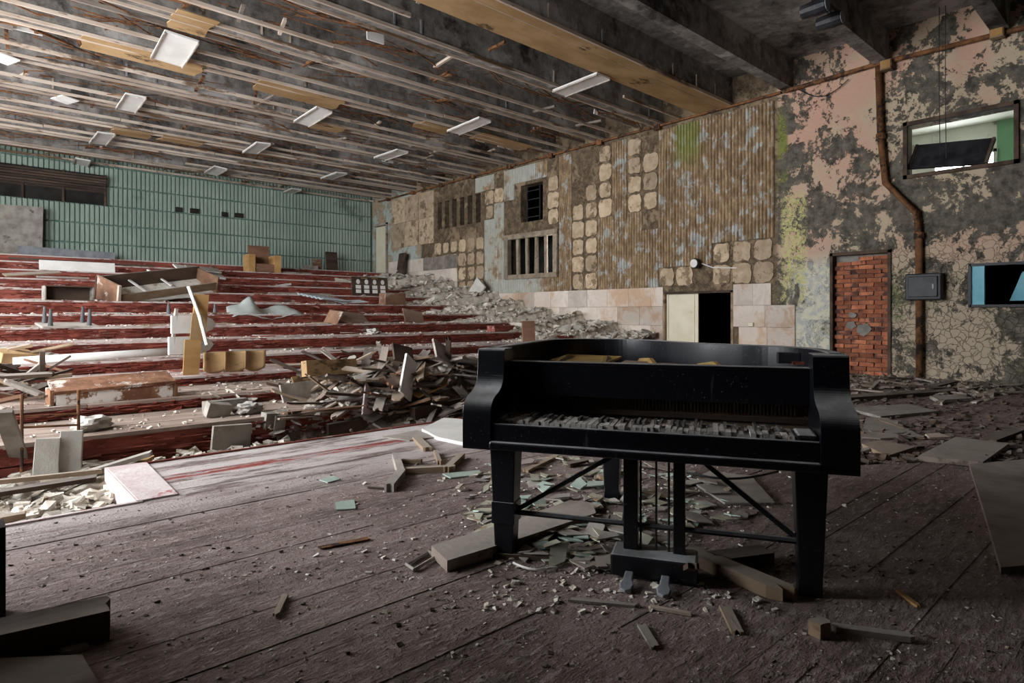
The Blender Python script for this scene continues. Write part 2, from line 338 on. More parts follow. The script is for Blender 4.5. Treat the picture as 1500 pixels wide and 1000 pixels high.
# ---- seating tiers, each a riser and a tread of boards
for j in range(-6, 7):
    y0, y1 = TY(j), (TY(j+1) if j < 6 else 21.42); z0, z1 = TZ[j-1], TZ[j]
    t = G(); t.box((4.2, (y0+y1)/2+.02, (z1-.9)/2-.02), (15.5, y1-y0-.04, z1+.9-.04))
    tier = t.build('seating_tier', 'dwood', kind='structure')
    x = -3.55
    while x < 11.9:
        L = min(R.uniform(2.4, 4.6), 11.95-x)
        if 11.95-(x+L) < 1: L = 11.95-x
        hh = z1-z0
        parts = [(z0, z0+hh*R.uniform(.45, .6))] ; parts.append((parts[0][1], z1-.03))
        for (a, b) in parts:
            g = G(); nseg = max(6, int(L/.18)); th = .022
            off = R.uniform(0, .008)
            g.box((L/2, 0, 0), (L-.008, th, (b-a)-.006), jit=.002)
            g.build('riser_board', 'riser', tier, (x, y0-.0+off, (a+b)/2), (R.uniform(-.03, .03), 0, 0))
        nt = 3
        for k in range(nt):
            wd = (y1-y0+.03)/nt
            g = B((L/2, wd/2, 0), (L-.008, wd-.008, .03), jit=.002)
            g.build('tread_board', 'tread' if j > -5 else 'tread2', tier, (x, y0-.03+k*wd, z1-.015+R.uniform(-.003, .003)), (R.uniform(-.006, .006), 0, 0))
        x += L
# curled paint flakes on the risers (too small to pick apart)
g = G()
for i in range(5200):
    j = R.choice([-6, -5, -5, -4, -4, -3, -3, -2, -2, -1, -1, 0, 0, 1, 1, 2, 3, 4, 5]); X = R.uniform(-1, 11); zz = R.uniform(TZ[j-1]+.02, TZ[j]-.05)
    L = R.uniform(.04, .34); hgt = R.uniform(.010, .034); yy = TY(j)-.012; o = R.uniform(.008, .04); sg = R.choice([1, 1, -1])
    g.add([(X, yy, zz), (X+L, yy, zz+R.uniform(-.012, .012)), (X+L*.95, yy-o, zz+sg*hgt), (X+L*.5, yy-o*1.3, zz+sg*hgt*.8), (X+L*.1, yy-o*R.uniform(.3, 1), zz+sg*hgt*R.uniform(.6, 1.2))], [(0, 1, 2, 3, 4)])
g.build('paint_flakes', 'riser', kind='stuff', solid=.003, label='curled red paint flakes peeling off the tier risers', cat='paint flakes')

# ---- right wall with its openings
HOLES = dict(door=(6.42, 8.12, -.25, 1.6), brick=(3.55, 4.47, 0, 2.2), upper=(1.83, 3.28, 3.46, 4.3), blue=(1.2, 2.38, 1.24, 1.87),
             slots=(11.5, 13.48, 2.2, 3.3), sq=(12.05, 12.95, 3.72, 4.78), fardoor=(20.3, 21.3, 2.58, 4.55))
HOLES.update({'top%d' % i: (14.78+i*.41, 15.02+i*.41, 3.95, 4.85) for i in range(6)})
ys = sorted({-3.2, 21.7, *[h[i] for h in HOLES.values() for i in (0, 1)]}); zs = sorted({-.3, 6.05, *[h[i] for h in HOLES.values() for i in (2, 3)]})
inhole = lambda yy, zz: any(h[0] < yy < h[1] and h[2] < zz < h[3] for h in HOLES.values())
g = G(); idx = {}
def V(X, a, b):
    k = (X, a, b)
    if k not in idx: idx[k] = len(g.v); g.v.append((X, ys[a], zs[b]))
    return idx[k]
X0, X1 = 12.0, 12.3
solid = [[not inhole((ys[a]+ys[a+1])/2, (zs[b]+zs[b+1])/2) for b in range(len(zs)-1)] for a in range(len(ys)-1)]
ok = lambda a, b: 0 <= a < len(ys)-1 and 0 <= b < len(zs)-1 and solid[a][b]
for a in range(len(ys)-1):
    for b in range(len(zs)-1):
        if not solid[a][b]: continue
        g.f.append((V(X0, a, b), V(X0, a, b+1), V(X0, a+1, b+1), V(X0, a+1, b)))
        g.f.append((V(X1, a, b), V(X1, a+1, b), V(X1, a+1, b+1), V(X1, a, b+1)))
        for (da, db, q) in ((-1, 0, ((a, b), (a, b+1))), (1, 0, ((a+1, b+1), (a+1, b))), (0, -1, ((a+1, b), (a, b))), (0, 1, ((a, b+1), (a+1, b+1)))):
            if not ok(a+da, b+db):
                (p, q2), (r, s2) = q; g.f.append((V(X0, p, q2), V(X1, p, q2), V(X1, r, s2), V(X0, r, s2)))
wallr = g.build('wall_right', 'wall', kind='structure')
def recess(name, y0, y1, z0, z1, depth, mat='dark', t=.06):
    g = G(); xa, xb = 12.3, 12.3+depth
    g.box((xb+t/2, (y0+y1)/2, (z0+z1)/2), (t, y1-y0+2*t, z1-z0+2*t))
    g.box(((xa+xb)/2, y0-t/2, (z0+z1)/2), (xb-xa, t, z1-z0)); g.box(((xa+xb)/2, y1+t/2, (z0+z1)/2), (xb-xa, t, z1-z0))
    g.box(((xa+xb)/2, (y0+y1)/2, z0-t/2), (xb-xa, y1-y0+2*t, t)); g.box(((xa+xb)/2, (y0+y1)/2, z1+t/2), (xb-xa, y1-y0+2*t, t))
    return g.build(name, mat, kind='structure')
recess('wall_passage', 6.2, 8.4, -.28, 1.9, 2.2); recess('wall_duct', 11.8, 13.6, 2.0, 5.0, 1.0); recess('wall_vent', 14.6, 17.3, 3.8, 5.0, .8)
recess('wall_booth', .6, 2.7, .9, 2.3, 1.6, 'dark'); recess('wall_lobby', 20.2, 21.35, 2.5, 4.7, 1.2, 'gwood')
# upper room seen through the big opening: green walls, white ceiling, a window to the sky
def panel_yz(name, X, y0, y1, z0, z1, mat, t=.08): return B((X, (y0+y1)/2, (z0+z1)/2), (t, y1-y0, z1-z0)).build(name, mat, kind='structure')
B((14.2, 2.3, 2.78), (3.9, 4.6, .08)).build('floor_upper', 'conc', kind='structure')
B((14.2, 2.3, 5.16), (3.9, 4.6, .08)).build('ceiling_upper', 'whitewash', kind='structure')
B((14.2, 4.62, 3.97), (3.9, .08, 2.3)).build('wall_upper_back', 'whitewash', kind='structure')
B((14.2, -.02, 3.97), (3.9, .08, 2.3)).build('wall_upper_front', 'green', kind='structure')
B((16.1, 1.37, 3.97), (.08, 2.76, 2.3)).build('wall_upper_side', 'green', kind='structure')
g = G(); g.box((16.1, 4.25, 3.97), (.08, .7, 2.3)); g.box((16.1, 3.32, 3.07), (.08, 1.15, .5)); g.box((16.1, 3.32, 4.84), (.08, 1.15, .6))
g.build('wall_upper_pier', 'whitewash', kind='structure')
wf = empty('window_4', (16.06, 3.32, 3.92), kind='structure')
for (a, b, c, d) in ((-.55, 0, .07, 1.25), (.55, 0, .07, 1.25), (0, 0, .05, 1.25), (0, .6, 1.15, .07), (0, -.6, 1.15, .07)):
    B((0, a, b), (.07, c, d)).build('window_frame', 'whitewash', wf)
# frame round the big opening and the fallen dark panel inside it
w2 = empty('window_5', (12, 2.555, 3.88), kind='structure')
for (a, b, c, d) in ((-.74, 0, .06, .96), (.74, 0, .06, .96), (0, .45, 1.54, .06), (0, -.45, 1.54, .06)):
    B((-.01, a, b), (.07, c, d)).build('window_frame', 'dwood', w2)
pn = empty('hanging_shutter', AX(1392, 226, 12.16), (math.radians(7), math.radians(30), 0), label='dark tilted shutter hanging inside the lit opening high on the wall', cat='shutter')
B((0, 0, 0), (.05, 1.12, .50)).build('shutter_board', 'steel', pn, bevel=.006)
B((.04, 0, 0), (.03, 1.04, .44)).build('shutter_backing', 'dwood', pn)
for a in (-.54, .54): B((-.03, a, 0), (.02, .04, .5)).build('shutter_edge', 'dwood', pn)
# ---- wall cladding on a 0.45 m grid
Y0 = 5.56; P = .45
fm = None
def flute():
    n = 48; g = G(); pr = []
    for i in range(n+1):
        t = i/n; pr.append((-.006-.036*abs(math.sin(math.pi*6*t))**.6, P*t))
    vs = [(x, yy, zz) for zz in (0, P) for (x, yy) in pr]+[(0, 0, 0), (0, P, 0), (0, 0, P), (0, P, P)]
    fs = [(i, n+1+i, n+2+i, i+1) for i in range(n)]; a = 2*(n+1)
    fs += [(a, a+2, n+1, 0), (a+1, n, 2*n+1, a+3)] + [tuple([a]+list(range(0, n+1))+[a+1])[::1], tuple([a+3]+list(range(2*n+1, n, -1))+[a+2])]
    return g.add(vs, fs).mesh('fluted_panel', 'corr')
fm = flute()
padm = []
for i in range(8):
    g = G(); pts = []
    n = 20
    for k in range(n):
        a = 2*math.pi*k/n; c, s_ = math.cos(a), math.sin(a); q = .21/(abs(c)**7+abs(s_)**7)**(1/7)*R.uniform(.86, 1.03); pts.append((q*c, q*s_))
    g.slab(pts, 0, .022); padm.append(g.mesh('plaster_pad', 'pad'))
# column map, top row first (z 5.32 to 1.72, eight rows): c fluted, p pad, b bare, h part pad
CM = ['ccccccpp', 'ccccccpp', 'ccccccpp', 'cccccccb', 'cccccccp', 'cccccccp', 'hppphccc', 'ppppcccc', 'cccccccc', 'ppppcccc',
      'bhpppppp', 'bbhppppp', 'cccccccc', 'bpppbbbc', 'c......c', 'c......c', 'c..c...c', 'cc..cc.c', 'bpcccccc', 'cppccccc',
      'cpbppppp', 'b..hpppp', 'b..hpppp', 'b..bhpp.', 'b..bhph.', 'b..bphp.']
for c, colm in enumerate(CM):
    for r, ch in enumerate(colm):
        yy = Y0+P*c; zz = 5.32-P*(r+1)
        if any(h[0]-.05 < yy+P and yy < h[1]+.05 and h[2]-.02 < zz+P and zz < h[3]+.02 for k, h in HOLES.items() if k in ('sq', 'slots') or k.startswith('top')):
            if ch != 'c' or not (zz+P < 2.25 or zz > 4.7 or yy+P < 12.0): continue
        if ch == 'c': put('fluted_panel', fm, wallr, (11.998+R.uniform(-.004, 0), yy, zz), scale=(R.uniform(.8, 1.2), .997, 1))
        elif ch in 'ph':
            if ch == 'h' and R.random() < .35: continue
            sc_ = R.uniform(.9, 1.06) if ch == 'p' else R.uniform(.6, .9)
            put('plaster_pad', R.choice(padm), wallr, (11.999, yy+P/2, zz+P/2), (0, -math.pi/2, 0), scale=(sc_, sc_*R.uniform(.9, 1), 1))
# flat panels at the far end
g = B((0, 0, 0), (.03, .9, .9)); fpm = g.mesh('flat_panel', 'pad')
for c, k in ((26, 6), (28.1, 5), (30, 6)):
    for r in range(0, 5, 2):
        if 5.32-P*(r+1)-.225 > 3.0: put('flat_panel', fpm, wallr, (11.985, Y0+P*c+.45, 5.32-.45-P*r), scale=(1, .98, .99))
# stone tiles, half bond
tm = B((0, 0, 0), (.03, .644, .434)).mesh('stone_tile', 'tile'); tmd = B((0, 0, 0), (.03, .644, .434)).mesh('stone_tile', 'dtile')
for r in range(7):
    zc = .18+.22+.44*r - .0
    zc = 1.72-.22-.44*(3-r) if r < 4 else 1.72+.22+.44*(r-4)
    ya = 8.14 if r < 4 else 15.95
    yy = ya - (.32 if r % 2 else 0)
    while yy < 20.6:
        a, b = max(yy, ya), min(yy+.65, 21.4 if zc < 2.4 else 20.2)
        if b-a > .12 and not (r == 6 and yy > 19.9):
            dk = r == 6 and yy < 17.6
            put('stone_tile', tmd if dk else tm, wallr, (11.987+R.uniform(-.004, .003), (a+b)/2, zc), scale=(1, (b-a)/.65, 1))
        yy += .65
for (a, b, c, d) in ((5.62, 6.0, 1.28, 1.72), (6.0, 6.42, 1.28, 1.72), (5.15, 5.75, .84, 1.28), (5.75, 6.42, .84, 1.28), (5.15, 5.7, .40, .84), (5.7, 6.3, .40, .84), (5.15, 5.7, -.04, .40), (5.7, 6.3, -.04, .4)):
    put('stone_tile', tm, wallr, (11.987, (a+b)/2, (c+d)/2), scale=(1, (b-a)/.65, 1))
# slotted vent: concrete frame and mullions
vf = empty('vent_grille', (11.96, 12.49, 2.75), label='concrete vent grille with five tall dark slots in the wall', cat='vent')
for (a, b, c, d) in ((-.99, 0, .16, 1.2), (.99, 0, .16, 1.2), (0, .58, 2.14, .15), (0, -.58, 2.14, .13)):
    B((0, a, b), (.14, c, d), jit=.012).build('vent_frame', 'vent', vf)
for i in range(4): B((.04, -.57+i*.38, 0), (.06, .10, 1.06), jit=.010).build('mullion', 'vent', vf)
# square hatch with inner ladder
hf_ = empty('wall_hatch', (12.22, 12.5, 4.25), label='dark square hatch with steel rungs inside above the slotted vent', cat='hatch')
for a in (-.12, .40): B((0, a, 0), (.04, .04, 1.02)).build('rail', 'steel', hf_)
for k in range(4): B((0, .14, -.36+.25*k), (.025, .52, .025)).build('rung', 'steel', hf_)
B((.0, -.36, .05), (.05, .14, .8)).build('shutter_leaf', 'vent', hf_, rot=(0, 0, .5))
# mullions between the small top slots
# ---- door in the auditorium: cream leaf, open dark half, frame
d1 = empty('door_1', (12.1, 7.27, -.22), kind='structure')
B((0, .42, .9), (.05, .78, 1.78)).build('door_leaf', 'cream', d1)
B((-.03, .80, .9), (.02, .05, 1.76)).build('leaf_stile', 'cream', d1); B((-.03, .04, .9), (.02, .05, 1.76)).build('leaf_stile', 'cream', d1); B((-.03, .12, .9), (.02, .03, 1.76)).build('leaf_stile', 'cream', d1)
B((-.02, .88, .9), (.2, .1, 1.82)).build('door_jamb', 'wood', d1); B((-.02, -.82, .9), (.2, .06, 1.82)).build('door_jamb', 'wood', d1); B((-.02, 0, 1.80), (.2, 1.7, .05)).build('door_head', 'dwood', d1)
# ---- bricked-up doorway
d2 = empty('door_2', (12.06, 4.01, 0), kind='structure')
B((.12, 0, 1.1), (.1, .96, 2.24)).build('mortar_bed', 'mortar', d2)
for (a, b, c, d) in ((-.475, 1.1, .05, 2.24), (.475, 1.1, .05, 2.24), (0, 2.2, 1.0, .06)): B((-.03, a, b), (.14, c, d)).build('door_jamb', 'dwood', d2)
bm_ = [B((0, 0, 0), (.11, .235, .066), jit=.006).mesh('brick', 'brick') for i in range(5)]
for r in range(27):
    z = .045+r*.079; yy = -.45-(.125 if r % 2 else 0)
    while yy < .44:
        a, b = max(yy, -.45), min(yy+.235, .45)
        if b-a > .06 and not (r > 25 and yy > -.2): put('brick', R.choice(bm_), d2, (.055+R.uniform(-.014, .014), (a+b)/2, z), (R.uniform(-.02, .02), 0, R.uniform(-.03, .03)), scale=(1, (b-a)/.235, 1))
        yy += .249
for (a, b, s_) in ((-.05, .82, .13), (.16, .9, .09), (.13, 1.08, .07)):
    slabmesh(10, s_*.8, s_, .02).build('mortar_smear', 'mortar', d2, (.0, a, b), (0, -math.pi/2, 0))
# ---- far doorway
d3 = empty('door_3', (12.08, 20.8, 2.58), kind='structure')
B((.0, .05, .95), (.05, .86, 1.86)).build('door_leaf', 'cream', d3); B((-.06, -.46, .98), (.16, .08, 1.98)).build('door_jamb', 'gwood', d3); B((-.06, 0, 1.94), (.16, 1.0, .08)).build('door_head', 'gwood', d3)
# ---- blue booth window
w3 = empty('window_6', (12, 1.79, 1.555), kind='structure')
B((-.0, .50, 0), (.08, .17, .62)).build('shutter', 'blue', w3); B((-.02, .6, 0), (.1, .04, .7)).build('window_frame', 'steel', w3)
B((-.02, 0, .325), (.1, 1.2, .04)).build('window_frame', 'steel', w3); B((-.02, 0, -.325), (.1, 1.2, .04)).build('window_frame', 'steel', w3)
slabmesh(9, .3, .34, .03, .35).build('torn_panel', 'blue', w3, (.5, -.15, 0), (0, -math.pi/2, 0))
# ---- back wall: plaster base, teal vertical tiles
B((4.2, 21.6, 3.0), (15.8, .25, 6.2)).build('wall_back', 'teal2', kind='structure')
wb = bpy.data.objects['wall_back']
g = G(); z = 2.6; k = 0
while z < 5.5:
    for i in range(int((11.95-.0)/.118)):
        x = .0+i*.118; hh = .545
        dz = R.uniform(-.006, .006); yb = 21.475; yo = R.uniform(-.006, .004)
        g.add([(x+.004, yb, z+dz), (x+.004, yb, z+hh+dz), (x+.03, yb-.05+yo, z+hh+dz-.02), (x+.03, yb-.05+yo, z+dz+.01), (x+.088, yb-.05+yo, z+hh+dz-.02), (x+.088, yb-.05+yo, z+dz+.01), (x+.114, yb, z+hh+dz), (x+.114, yb, z+dz)],
              [(0, 1, 2, 3)[::-1], (3, 2, 4, 5)[::-1], (5, 4, 6, 7)[::-1], (1, 6, 4, 2), (0, 3, 5, 7)])
    z += .57; k += 1
g.build('wall_tiling', 'teal', wb, kind='stuff')
for (u, v) in ((262, 307), (285, 309), (329, 314), (350, 315.5)):
    p = AY(u, v, 21.41); B((0, 0, 0), (.18 if u in (262, 329) else .26, .06, .15)).build('projection_port', 'dark', wb, p)  # solid near-black blocks painted as the shade inside the holes
# louvre panel up left, and the bare pier
lv = empty('wall_louvre', AY(60, 268, 21.36), label='dark brown slatted louvre panel high on the teal wall', cat='louvre')
for k in range(11): B((0, 0, -.38+.076*k), (3.0, .05, .045)).build('slat', 'dwood', lv, rot=(.5, 0, 0))
for a in (-1.5, -.4, .5, 1.5): B((a, .02, 0), (.05, .06, .9)).build('louvre_stile', 'dwood', lv)
B((0, .05, 0), (3.0, .02, .88)).build('louvre_back', 'dark', lv)
p = AY(22, 342, 21.2); B((p.x, 21.3, p.z), (1.15, .3, 1.5), jit=.03).build('wall_pier', 'conc', kind='structure')
# ---- left wall with tall windows (out of the picture; the daylight comes in here)
g = G(); yy = 3.3
for (a, b, c, d) in WINS:
    g.box((LW-.15, (yy+a)/2, 2.9), (.3, a-yy, 6.4)); g.box((LW-.15, (a+b)/2, (c-.3)/2), (.3, b-a, c+.3)); g.box((LW-.15, (a+b)/2, (d+6.1)/2), (.3, b-a, 6.1-d)); yy = b
g.box((LW-.15, (yy+21.7)/2, 2.9), (.3, 21.7-yy, 6.4)); g.build('wall_left', 'whitewash', kind='structure')
for i, (a, b, c, d) in enumerate(WINS):
    wn = empty('window_%d' % (i+1), (LW-.15, (a+b)/2, (c+d)/2), kind='structure')
    for q in (-.5, 0, .5): B((0, q*(b-a)*.985, 0), (.08, .08, d-c)).build('window_frame', 'whitewash', wn)
    for q in (-.5, .5): B((0, 0, q*(d-c)*.985), (.08, b-a, .08)).build('window_frame', 'whitewash', wn)
# unseen stage walls behind and beside the camera, coloured dark to cut bounce light
B((-2.3, .1, 2.9), (.25, 6.5, 6.2)).build('wall_stage_left', 'low_bounce', kind='structure')
B((-1.9, 3.4, 2.9), (2.7, .25, 6.2)).build('wall_daylight_block', 'low_bounce', kind='structure')  # unseen wall, its reach set to keep daylight off the near stage
B((4.8, -3.3, 2.9), (14.8, .25, 6.4)).build('wall_stage_back', 'low_bounce', kind='structure')

# ---- ceiling: slab, concrete beams, timber runners and battens
ce = B((4.2, 9.2, 6.12), (16.4, 25.2, .2)).build('ceiling', 'ceil', kind='structure')
BEAMS = [.3, 2.0, 3.65, 5.3, 6.55]+[8.25+1.7*k for k in range(8)]
for q, yb in enumerate(BEAMS):
    B((4.2, yb, 5.75), (15.6, .22 if q < 4 else .2, .56)).build('beam', 'ceil', ce)
    if q >= 4:
        for sgn in (-1, 1): B((4.2, yb+sgn*.115, 5.455), (15.6, .035, .05), jit=.004).build('batten', 'batten', ce)
for k in range(-1, 8):
    yb = 8.25+1.7*k
    for dy in (.60, 1.12):
        if k == -1 and dy < .9: continue
        zz = 5.47 if dy != .60 else 5.54
        x = -3.5
        while x < 11.9:
            L = min(R.uniform(3.5, 7), 11.95-x)
            if R.random() < .72: B((L/2, 0, 0), (L-.02, .045, .055), jit=.004).build('timber_runner', 'batten' if dy == 1.12 else 'joist', ce, (x, yb+dy, zz), (0, R.uniform(-.002, .004), R.uniform(-.004, .004)))
            x += L
# torn lath, reed and wire between the runners
g = G()
for i in range(900):
    k = R.randint(0, 7); X = R.uniform(-2, 11.7); yb = 8.25+1.7*k+R.choice([.36, .5, .7, .85, 1.2, 1.35]); L = R.uniform(.15, 1.1)
    g.box((0, 0, 0), (L, R.uniform(.008, .03), R.uniform(.006, .02)), mt=Matrix.Translation((X, yb, 5.52+R.uniform(-.04, .1))) @ Euler((0, R.gauss(0, .08), R.gauss(0, .25))).to_matrix().to_4x4())
g.build('lath_scraps', 'rust', ce, kind='stuff')
for i in range(70):                        # short cross noggins
    k = R.randint(-1, 7); X = R.uniform(-1, 11.6); yb = 8.25+1.7*k
    B((0, 0, 0), (.05, R.uniform(.4, .75), .045)).build('noggin', R.choice(['joist', 'rust', 'batten']), ce, (X, yb+R.choice([.5, 1.2]), 5.55), (R.uniform(-.15, .15), 0, R.uniform(-.3, .3)))
for i in range(46):
    k = R.randint(-1, 7); X = R.uniform(-1, 11.6)
    B((0, 0, 0), (.03, .01, .22)).build('hanger', R.choice(['gsteel', 'batten']), ce, (X, 8.25+1.7*k-.11, 5.62))
for i in range(26):
    k = R.randint(0, 7); X = R.uniform(0, 11); B((0, 0, 0), (R.uniform(.25, .6), .02, R.uniform(.1, .18))).build('remnant_panel', 'white', ce, (X, 8.25+1.7*k+.66, 5.6), (R.uniform(-.3, .3), 0, R.uniform(-.1, .1)))
# plywood still nailed up
sp = B((4.2, 6.82, 5.44), (15.5, .78, .02)); sp.build('plywood_sheet', 'ply', label='long brown plywood strip still nailed across the ceiling over the stage front', cat='plywood sheet')
PLY = [((110, 47), (345, 60), (300, 118), (112, 62), 'plywood sheet on the ceiling with dark nail stains beside the brightest light panel')]
def ceil_sheet(u0, v0, u1, v1, label, wdt=.55, z=5.43, mat='ply'):
    a = F(u0, v0, z); b = F(u1, v1, z); c = (a+b)/2; L = abs(b.x-a.x)
    g = G(); n = 5; pts = [(L/2+R.uniform(-.05, .05), -wdt/2+wdt*i/n) for i in range(n+1)]+[(-L/2+R.uniform(-.05, .05), wdt/2-wdt*i/n) for i in range(n+1)]
    g.slab(pts, 0, .015); return g.build('plywood_sheet', mat, None, (c.x, c.y, z), (R.uniform(-.01, .01), R.uniform(.0, .015), 0), label=label, cat='plywood sheet')
ceil_sheet(118, 62, 296, 104, 'long stained plywood sheet on the ceiling beside the brightest white light panel', .62)
ceil_sheet(250, 28, 308, 42, 'small torn plywood piece on the ceiling above the brightest white light panel', .7)
ceil_sheet(372, 127, 500, 152, 'plywood sheet on the ceiling touching the light panel in the middle row', .62)
ceil_sheet(455, 182, 500, 192, 'short plywood offcut on the ceiling just beyond the middle light panel', .5)
ceil_sheet(162, 192, 222, 200, 'pale plywood sheet on the far ceiling above a hanging light panel', .6)
ceil_sheet(236, 201, 298, 212, 'pale plywood sheet on the far ceiling right of a dark gap', .6)
ceil_sheet(608, 183, 660, 192, 'dark plywood scrap on the ceiling left of a slanted light panel', .5)
ceil_sheet(690, 202, 780, 215, 'dark plywood sheet on the ceiling near the right wall', .55)
# fluorescent light panels hanging between the beams
LBL = {(0, 0): 'brightest and largest white light panel hanging among plywood sheets', (1, 0): 'white light panel hanging second in the left ceiling row', (2, 0): 'white light panel hanging third in the left ceiling row', (3, 0): 'small white light panel farthest in the left ceiling row',
       (0, 1): 'white light panel hanging nearest in the middle ceiling row', (1, 1): 'white light panel hanging second in the middle ceiling row', (2, 1): 'small white light panel farthest in the middle ceiling row',
       (-1, 2): 'long slanted white light panel crossing the brown plywood strip', (0, 2): 'white light panel second in the right ceiling row', (1, 2): 'white light panel third in the right ceiling row', (2, 2): 'white light panel fourth in the right ceiling row', (3, 2): 'small white light panel farthest in the right ceiling row'}
for (k, c), lab in LBL.items():
    X = (2.6, 5.72, 8.65)[c]; Y = 11.65+3.4*k+(1.75 if c == 1 else 0)-.56
    big = 1.35 if (k, c) == (0, 0) else 1
    o = empty('ceiling_light', (X, Y, 5.40), (R.uniform(-.05, .02), R.uniform(-.12, .12), R.uniform(-.05, .05)), label=lab, cat='light fixture', group='fluorescent panels on the ceiling')
    B((0, 0, 0), (.36*big, 1.14, .04)).build('panel_tray', 'white', o, bevel=.008)
    for sx in (-1, 1): B((sx*.175*big, 0, -.03), (.018, 1.14, .03)).build('tray_edge', 'gwood', o)
for (u, v, lab) in ((5, 86, 'white panel scrap at the left edge of the ceiling'), (95, 146, 'small upright white scrap on the ceiling left of the hanging panels')):
    p = F(u, v, 5.42); B((0, 0, 0), (.3, .5, .02)).build('panel_scrap', 'white', None, p, (.05, .1, .3), label=lab, cat='panel')
# spotlights on a beam over the stage, rusty pipes and lamps along the right wall
o = empty('stage_spotlights', (8.9, 3.45, 5.36), label='black pair of stage spotlights fixed under the concrete beam', cat='spotlight')
B((0, 0, .05), (.9, .1, .06)).build('lamp_bar', 'steel', o)
for a in (-.28, .25):
    G().tube([(a, -.16, -.12), (a, -.05, -.12), (a, .16, -.12)], [.10, .11, .09], 12).build('lamp_housing', 'steel', o); G().tube([(a, -.175, -.12), (a, -.162, -.12)], .085, 12).build('lamp_lens', 'gsteel', o)
    B((a, 0, -.0), (.03, .03, .12)).build('lamp_bracket', 'steel', o)
pp = [AX(1287, 98, 11.92), AX(1290, 200, 11.92), AX(1297, 268, 11.92), AX(1343, 312, 11.92), AX(1346, 345, 11.92), AX(1347, 553, 11.92)]
vp = G().tube(pp, .055, 10).build('heating_pipe', 'rust', smooth=True, label='rusty vertical pipe with a bend running down the right wall', cat='pipe')
for q in (1, 4): G().tube([pp[q]+Vector((0, 0, -.05)), pp[q]+Vector((0, 0, .05))], .075, 10).build('pipe_collar', 'rust', vp)
G().tube([(11.93, 20.9, 5.40), (11.93, 12, 5.41), (11.93, 5.4, 5.43)], .028, 8).build('conduit', 'rust', label='thin rusty conduit along the top of the right wall above the fluted panels', cat='pipe')
G().tube([(11.93, 5.35, 5.43), (11.93, 3.7, 5.47), (11.93, 1.0, 5.40)], .04, 8).build('rusty_pipe', 'rust', label='rusty horizontal pipe under the ceiling over the peeling pink wall', cat='pipe')
for (u, v, lab) in ((1299, 96, 'small square box lamp at the head of the rusty pipe'), (1461, 48, 'small square box lamp high in the right corner')):
    p = AX(u, v, 11.88); o = empty('wall_lamp', p, label=lab, cat='lamp'); B((0, 0, 0), (.14, .18, .17)).build('lamp_body', 'wood', o, bevel=.01); B((-.075, 0, 0), (.02, .15, .14)).build('lamp_glass', 'owood', o)
g = G(); pts = []
for i in range(13): t = i/12; p = AX(1168+75*t, 130-14*t+18*math.sin(math.pi*t), 11.95); pts.append(p)
g.tube(pts, .008, 5).build('slack_cable', 'steel', label='slack black cable drooping from the rusty pipe on the pink wall', cat='cable')
for k, yb in enumerate([8.25+1.7*i for i in range(8)]): B((0, 0, 0), (.12, .16, .14)).build('pipe_bracket', 'rust', wallr, (11.93, yb, 5.40))
for (u, v0, v1, lab) in ((1385, 0, 232, 'long thin wire hanging from the ceiling before the lit opening'), (1376, 0, 228, 'second thin wire hanging from the ceiling before the tilted shutter')):
    a = AX(u, v0, 11.6); b = AX(u+1, v1, 11.6); a.z = min(a.z, 5.98); G().tube([a, (a+b)/2+Vector((.01, .01, 0)), b], .006, 5).build('hanging_wire', 'steel', label=lab, cat='wire')
o = empty('wall_floodlight', AX(1020, 386, 11.9), label='small oval floodlight with white cable on the wall above the door', cat='lamp')
G().tube([(-.10, 0, 0), (-.06, 0, 0), (.06, 0, 0)], [.10, .12, .07], 12).build('lamp_housing', 'steel', o); G().tube([(-.112, 0, 0), (-.10, 0, 0)], .09, 12).build('lamp_glass', 'white', o)
G().tube([(.05, -.1, 0), (.06, -.35, -.10), (.07, -.9, -.14)], .012, 6).build('lamp_cable', 'white', o)
o = empty('switch_box', AX(1354, 420, 11.9), label='black steel electrical box mounted on the rusty pipe', cat='electrical box')
B((0, 0, 0), (.18, .52, .44)).build('box_body', 'steel', o, bevel=.02); B((-.10, 0, 0), (.03, .42, .34)).build('box_door', 'gsteel' if 0 else 'steel', o, bevel=.01); B((-.118, -.15, 0), (.02, .02, .08)).build('latch', 'gsteel', o)
o = B((0, 0, 0), (.05, .11, .08)).build('light_switch', 'cream', None, AX(1100, 475, 11.955), label='small cream light switch on the pink tiles beside the door', cat='switch', bevel=.01)

# ================================================================ THE PIANO
pf, pr_ = F(742, 812), F(1185, 868)
mid = (pf+pr_)/2; ang = math.atan2(pr_.y-pf.y, pr_.x-pf.x)
pno = empty('grand_piano', (mid.x, mid.y, 0), (0, 0, ang), label='dusty black baby grand piano without lid standing on the stage', cat='piano')
def ribbon(path, th, z0, z1):
    g = G(); n = len(path); L, Rr = [], []
    for i, p in enumerate(path):
        a = Vector(path[max(i-1, 0)]); b = Vector(path[min(i+1, n-1)]); t = (b-a).normalized(); nn = Vector((-t.y, t.x))*th/2
        L.append(Vector(p)+nn); Rr.append(Vector(p)-nn)
    vs = []
    for i in range(n): vs += [(L[i].x, L[i].y, z0), (L[i].x, L[i].y, z1), (Rr[i].x, Rr[i].y, z1), (Rr[i].x, Rr[i].y, z0)]
    fs = [(4*i+k, 4*i+(k+1) % 4, 4*i+4+(k+1) % 4, 4*i+4+k) for i in range(n-1) for k in range(4)]+[(3, 2, 1, 0), (4*n-4, 4*n-3, 4*n-2, 4*n-1)]
    return g.add(vs, fs)
